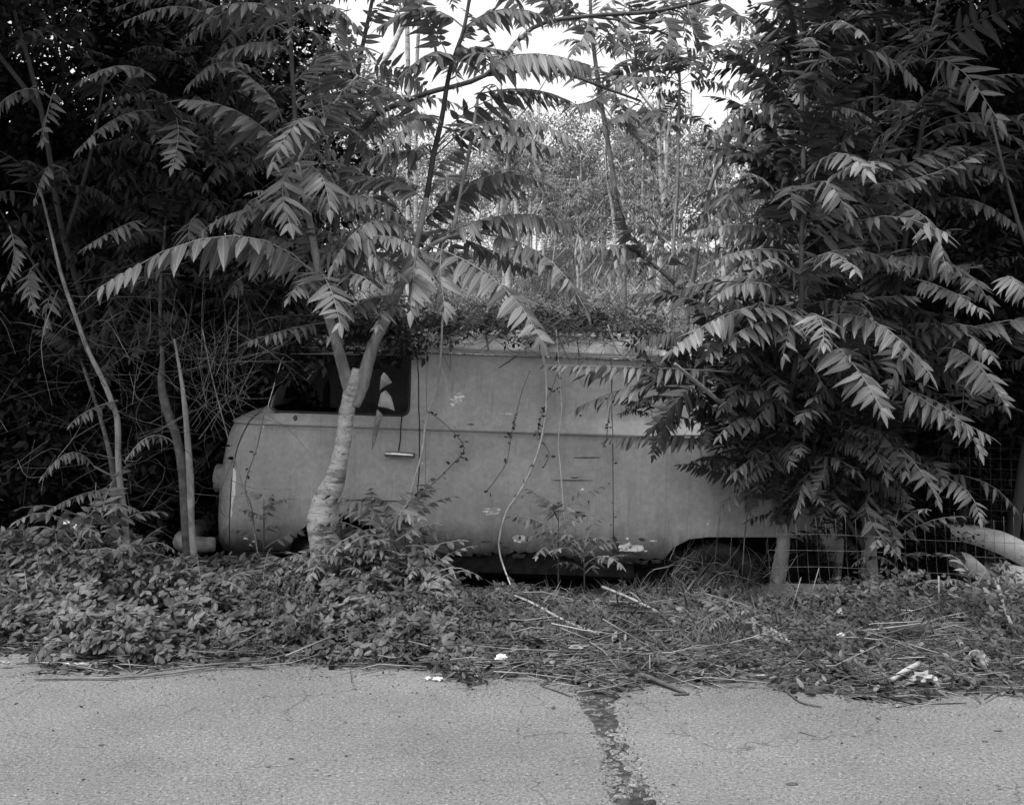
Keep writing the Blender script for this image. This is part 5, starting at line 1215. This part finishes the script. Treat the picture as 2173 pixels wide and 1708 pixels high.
for k in range(40):
    c = P(rr_.uniform(700, 1420), rr_.uniform(655, 700), rr_.uniform(9.4, 10.4)); clump(mb, c, (.16, .1, .1), 40, .06, r3)
o = mb.build('creeper_on_roof', M['cover']); tag(o, kind='stuff')
mb = MB()
for k in range(130):
    q = rr_.uniform(520, 880); c = P(q, rr_.uniform(680, 730 + (95 if q < 620 else 55) * rr_.random() ** 1.6), rr_.uniform(8.5, 9.2)); clump(mb, c, (.12, .07, .06), 30, .06, r3)
o = mb.build('creeper_over_cab', M['leaf_dark_shaded']); tag(o, kind='stuff')
# broken sticks on the roof edge
def stick(label, pts, rp, mat='twig_pale', name='stick', cat='stick', seg=6, rough=.1):
    w = [P(*q) for q in pts]; t = [a * q[2] / F for a, q in zip(rp, pts)]
    mb = MB(); tube(mb, w, t, seg, k=3, rough=rough, nz=int(pts[0][0])); o = mb.build(name, M[mat], None, tuple(w[0])); o.location = w[0]
    return tag(o, label, cat)
def lay(px, py, lift=.01):    # depth at which the verge is seen at this pixel
    lo, hi = 4.0, 9.0
    for _ in range(26):
        Y = (lo + hi) / 2; x = (px - CX) / F * Y; z = (max(ground_z(x, Y), 0) if Y > edge_y(x) else 0) + lift
        if HY + (EYE - z) * F / Y > py: lo = Y
        else: hi = Y
    return (px, py, Y)

stick('pale broken twig poking out over the van gutter', [(1062, 705, 8.75), (1050, 716, 8.7), (1030, 735, 8.68), (1008, 750, 8.66)], [2, 2, 1.6, 1])
stick('short upright dead stick leaning on the roof edge', [(1022, 672, 9), (1030, 700, 8.9), (1036, 742, 8.75)], [2.5, 2.5, 2], 'twig')
stick('crooked root-like twig hanging below the gutter at the right', [(1290, 690, 8.8), (1310, 745, 8.68), (1340, 765, 8.66), (1380, 790, 8.64)], [2, 1.8, 1.4, 1])
stick('long pale bare branch lying across the weeds in the middle', [lay(1052, 1249, .09), lay(1120, 1275, .05), lay(1200, 1318, .04), lay(1272, 1346, .03)], [2, 3, 3.5, 3])
stick('pale bare branch lying toward the straw tuft', [lay(1278, 1245, .08), lay(1350, 1275, .05), lay(1437, 1322, .04)], [3.5, 3, 2.4])
stick('thick dark wet stick reaching onto the road right of the crack', [lay(1358, 1430, .03), lay(1400, 1446, .02), lay(1455, 1470, .01)], [6, 6, 3.5], 'bark_dark', rough=.2)
stick('short dark piece of bark beside the wet stick', [lay(1430, 1473, .006), lay(1462, 1472, .006)], [3, 2.4], 'bark_dark')
stick('crooked thin twig lying on the road at the right', [lay(1671, 1467, .01), lay(1699, 1489, .008), lay(1743, 1499, .008)], [2.2, 2.2, 1.6], 'bark_dark')
stick('long thin pole lying along the road edge at the left', [lay(72, 1440, .01), lay(295, 1435, .012), lay(468, 1412, .02)], [2.6, 2.6, 1.8], 'twig')
stick('second thin pole lying above the first at the left edge', [lay(300, 1428, .02), lay(440, 1410, .03), lay(560, 1402, .04)], [2, 2, 1.2], 'twig')
stick('short pale barkless log piece at the right of the verge', [lay(1893, 1441, .03), lay(1920, 1425, .035), lay(1950, 1408, .04)], [6, 6.5, 6], 'cutlog', seg=9)
stick('tall pale stick leaning at the right edge of the photo', [(2117, 1240, 7.2), (2140, 1310, 7.0), (2180, 1392, 6.9)], [4, 4, 4.5], 'bark_mid')
stick('grey stick half buried in the litter right of centre', [lay(1630, 1330, .04), lay(1660, 1352, .03), lay(1690, 1370, .02)], [5, 5, 4], 'bark_mid')
stick('forked dry twig standing in front of the log', [(1700, 1225, 7.6), (1680, 1290, 7.4), (1660, 1335, 7.3)], [1, 1.2, 1.5], 'twig')
stick('slim dry twig leaning right of the forked one', [(1738, 1205, 7.7), (1720, 1270, 7.5), (1708, 1330, 7.3)], [1, 1.2, 1.5], 'twig')
stick('small thin twig lying on the road near the crack', [lay(1150, 1455, .006), lay(1180, 1465, .006), lay(1215, 1478, .006)], [1.6, 1.8, 1.2], 'bark_dark')
stick('hairline twig far out on the road at the right', [lay(1697, 1552, .004), lay(1733, 1563, .004)], [1, .8], 'bark_dark')
stick('flat pale splinter lying at the left edge litter', [lay(136, 1408, .02), lay(190, 1409, .02)], [3, 2], 'pale')
stick('upright dead weed stalk in the right-hand weeds', [(1992, 1222, 7.4), (1993, 1300, 7.3), (1994, 1375, 7.2)], [2, 2.2, 2.6], 'twig')
# log
t = thing('fallen_log', 'fallen grey log with its sawn end facing the road behind the wire', 'log', foot(1690, 1262, 7.9))
a_, b_ = P(1600, 1262, 8.25), P(1785, 1258, 7.75)
mb = MB(); tube(mb, [a_, a_.lerp(b_, .4), a_.lerp(b_, .8), b_], [.055, .065, .06, .052], 14, k=3, rough=.06); mb.build('bark', M['bark_dark'], t, t.location)
mb = MB(); dv = (b_ - a_).normalized(); tube(mb, [b_, b_ + dv * .006], [.047, .045], 14); mb.build('cut_end', M['cutwood'] if 'cutwood' in M else M['bark_mid'], t, t.location)
# wire fence
t = thing('wire_fence', 'sagging square-mesh wire fence in front of the trunks at the right', 'fence', foot(1850, 1290, 7.7))
YW = 7.75
for k in range(30):
    x = 1632 + k * 21; s_ = (k / 29)
    mb = MB(); tube(mb, [P(x - 6, 1125 - 14 * s_ + rr_.uniform(-30, 10), YW - .05), P(x + rr_.uniform(-2, 2), 1210, YW), P(x + 10 + 8 * s_ + rr_.uniform(-3, 3), 1320 + rr_.uniform(-14, 18), YW - .08)], .0011, 4, k=3); mb.build('wire', M['wire'], t, t.location)
for k, y in enumerate((1135, 1167, 1204, 1240, 1275)):
    mb = MB(); tube(mb, [P(1630, y, YW), P(1740, y + rr_.uniform(-2, 2), YW - .02), P(1860, y + 4, YW - .05), P(1990, y + 12, YW - .02), P(2120, y + 16, YW), P(2260, y + 24, YW)], .0014, 4, k=3); mb.build('wire', M['wire'], t, t.location)
t = thing('wire_mesh', 'piece of loose wire mesh lying over the bright right end of the van roof', 'wire mesh', tuple(P(1340, 740, 8.7)))
for k in range(11):
    mb = MB(); x = 1225 + k * 19; tube(mb, [P(x, 672, 9.1), P(x + 1, 715, 8.8), P(x + 2, 768, 8.69)], .0011, 3); mb.build('wire', M['wire'], t, t.location)
for y, Yk in ((700, 8.9), (728, 8.78), (752, 8.7)):
    mb = MB(); tube(mb, [P(1222, y, Yk), P(1330, y + 4, Yk), P(1420, y + 8, Yk)], .0011, 3); mb.build('wire', M['wire'], t, t.location)
t = thing('wire_fence', 'rusty wire netting standing at the far right behind the leaves', 'fence', foot(2120, 1050, 9.0))
for k in range(12):
    mb = MB(); x = 1990 + k * 22; tube(mb, [P(x, 905, 9), P(x + 4, 1120, 9)], .0013, 3); mb.build('wire', M['wire'], t, t.location)
for k in range(9):
    mb = MB(); y = 925 + k * 22; tube(mb, [P(1985, y, 9), P(2240, y + 8, 9)], .0013, 3); mb.build('wire', M['wire'], t, t.location)
# pale fallen slab at the far right
t = thing('fallen_slab', 'long pale curved slab of broken concrete lying in the brush at the right edge', 'slab', foot(2120, 1200, 8.9))
def slabp(pts, w, name, mat):
    mb = MB(); c = catmull([P(*q) for q in pts], 5); n_ = len(c); V_ = []
    for i, q in enumerate(c):
        hh = np.interp(i, [0, n_ - 1], w)
        for dy, dz in ((-.12, -hh / 2), (-.14, hh * .2), (-.04, hh / 2), (.18, hh / 2.4), (.2, -hh / 2)): V_.append((q[0], q[1] + dy, q[2] + dz + .018 * nz(q[0], dy, 6, 3) + .005 * nz(q[0], dy, 23, 5)))
    mb.add(V_, quads([(i * 5 + j, (i + 1) * 5 + j, (i + 1) * 5 + (j + 1) % 5, i * 5 + (j + 1) % 5) for i in range(n_ - 1) for j in range(5)])); mb.build(name, mat, t, t.location)
slabp([(2005, 1128, 9.2), (2060, 1135, 9.1), (2120, 1152, 9.0), (2200, 1190, 8.9), (2280, 1240, 8.9)], [.09, .24], 'slab_piece', M['pale'])
slabp([(2035, 1190, 9.0), (2060, 1200, 8.95), (2085, 1222, 8.9)], [.13, .15], 'slab_piece', M['pale'])
slabp([(2110, 1222, 8.9), (2160, 1232, 8.85), (2260, 1250, 8.85)], [.16, .26], 'slab_piece', M['pale'])
# rubbish
def lump(label, name, cat, px, py, size, mat, seed=1, sq=(1, 1, .7), lift=.02, Y=None, lv=2, jit=.28):
    q = P(*lay(px, py, lift)) if Y is None else P(px, py, Y)
    bm = bmesh.new(); bmesh.ops.create_icosphere(bm, subdivisions=lv, radius=1)
    for v in bm.verts:
        f = 1 + jit * noise.noise(v.co * 2.3 + Vector((seed, 0, 0))) * 2; v.co = Vector((v.co.x * sq[0], v.co.y * sq[1], v.co.z * sq[2])) * size * f
    me = bpy.data.meshes.new(name); bm.to_mesh(me); bm.free(); me.materials.append(mat)
    o = link(name, me, None, q); return tag(o, label, cat)
lump('crumpled white paper scrap on the litter left of the crack', 'crumpled_paper', 'paper', 1064, 1396, .024, M['white'], 3, lift=.03, lv=3, jit=.5)
lump('small white stone at the road edge below the seedling', 'stone', 'stone', 930, 1440, .018, M['white'], 5, (1.3, 1, .5), .01)
lump('small grey stone touching the small white one', 'stone', 'stone', 909, 1439, .013, M['pale'], 6, (1.1, 1, .7), .008)
lump('crumpled pale bag on the litter at the right', 'crumpled_bag', 'bag', 1962, 1438, .034, M['dull'], 8, (1.3, .9, .7), .03, lv=3, jit=.5)
lump('pale chunk just left of the crumpled bag', 'stone', 'stone', 1932, 1445, .016, M['dull'], 9, (1.2, 1, .6), .02)
lump('white crumpled cup below the sawn log end', 'crumpled_cup', 'cup', 1783, 1297, .022, M['dull'], 11, (.9, .8, .8), .05, lv=3, jit=.4)
lump('rounded pale stone below the crumpled cup', 'stone', 'stone', 1785, 1347, .024, M['pale'], 12, (1, .9, .8), .03)
lump('small white pebble at the litter edge above the crack', 'stone', 'stone', 1329, 1438, .007, M['dull'], 13, lift=.01)
lump('little white stone at the far right road edge', 'stone', 'stone', 1905, 1441 + 55, .009, M['dull'], 14, (1.6, 1, .6), .01)
lump('flat pale wood chip on the right litter edge', 'wood_chip', 'wood chip', 1618, 1432, .02, M['dull'], 15, (1.5, .7, .18), .02)
lump('pale chip beside the road right of the dark stick', 'wood_chip', 'wood chip', 1300, 1402 + 40, .014, M['dull'], 17, (1.3, .7, .3), .02)
lump('white scrap with a bent edge in the left weeds', 'crumpled_paper', 'paper', 10, 1405, .02, M['dull'], 18, (1.4, .6, .4), .03, lv=3, jit=.5)
lump('whitish curled leaf-like scrap in the centre right weeds', 'crumpled_paper', 'paper', 1230, 1372, .025, M['dull'], 19, (1.7, .7, .4), .05, lv=3, jit=.5)
lump('small white scrap among the weeds below the rear wheel', 'crumpled_paper', 'paper', 1512, 1392, .013, M['dull'], 20, (1.2, .7, .6), .03, lv=3, jit=.5)
lump('dry dark leaf lying alone on the road at the lower right', 'dry_leaf', 'leaf', 1681, 1662, .016, M['bark_dark'], 21, (1.5, .9, .12), .003, jit=.15)
lump('dark cigar-shaped seed pod on the road at the right', 'seed_pod', 'seed pod', 2090, 1572, .008, M['bark_dark'], 23, (1.6, .7, .5), .003)
lump('thin dark seed pod above the other one on the road', 'seed_pod', 'seed pod', 2118, 1550, .008, M['bark_dark'], 24, (2.2, .6, .4), .003)
# shiny dented can in the dark at the left
t = thing('dented_can', 'shiny dented metal can lying in the dark weeds at the left', 'can', tuple(P(152, 1118, 8.1)))
mb = MB(); c0 = P(135, 1108, 8.15); c1 = P(172, 1124, 8.0); tube(mb, [c0, c0.lerp(c1, .3), c0.lerp(c1, .65), c1], [.04, .052, .044, .045], 14, k=2, rough=.12, nz=4); mb.build('can_body', M['chrome'], t, t.location)
mb = MB(); dv = (c1 - c0).normalized(); tube(mb, [c1 + dv * .002, c1 + dv * .008], [.048, .046], 16); mb.build('can_lid', M['white'], t, t.location)
# wicker-like bowl at the right
t = thing('broken_bowl', 'broken pale bowl tipped over in the litter at the far right', 'bowl', tuple(P(*lay(2075, 1418, .02))))
mb = MB(); prof = [(.0, -.045), (.03, -.042), (.052, -.02), (.062, .01), (.058, .012), (.047, -.018), (.0, -.036)]; th = np.linspace(0, 2 * math.pi, 20, endpoint=False); m_ = len(prof)
V_ = [(r_ * math.cos(a), r_ * math.sin(a), z_) for a in th for r_, z_ in prof]
mb.add(V_, quads([(((k + 1) % 20) * m_ + j, k * m_ + j, k * m_ + j + 1, ((k + 1) % 20) * m_ + j + 1) for k in range(20) for j in range(m_ - 1)]))
o = mb.build('bowl', M['dull'], t); o.scale = (.85, .85, .85); o.rotation_euler = (.9, .3, 0); o.location = (0, 0, .04)

# every countable plant of these groups gets a label of its own, counted from the left edge of the photo
ORD = ['first', 'second', 'third', 'fourth', 'fifth', 'sixth', 'seventh', 'eighth', 'ninth', 'tenth', 'eleventh', 'twelfth']
WHAT = {G1: 'small-leaved dark bush low in the gloom left of the van', G2: 'tall dark tree walling off the left side', G3: 'unseen crown added to shade the left of the verge', G3b: 'unseen crown added to shade the right of the verge',
        G4: 'dark small-leaved tree walling off the right side', G5: 'shade-dark bush at the van tail', G6: 'feathery young tree rising behind the van'}
for g_, txt in WHAT.items():
    L_ = sorted([o for o in COL.objects if o.parent is None and o.get('group') == g_], key=lambda o: o.location.x / max(o.location.y, 1))
    for k, o in enumerate(L_): o['label'] = txt + ', ' + ORD[k] + ' from the left'
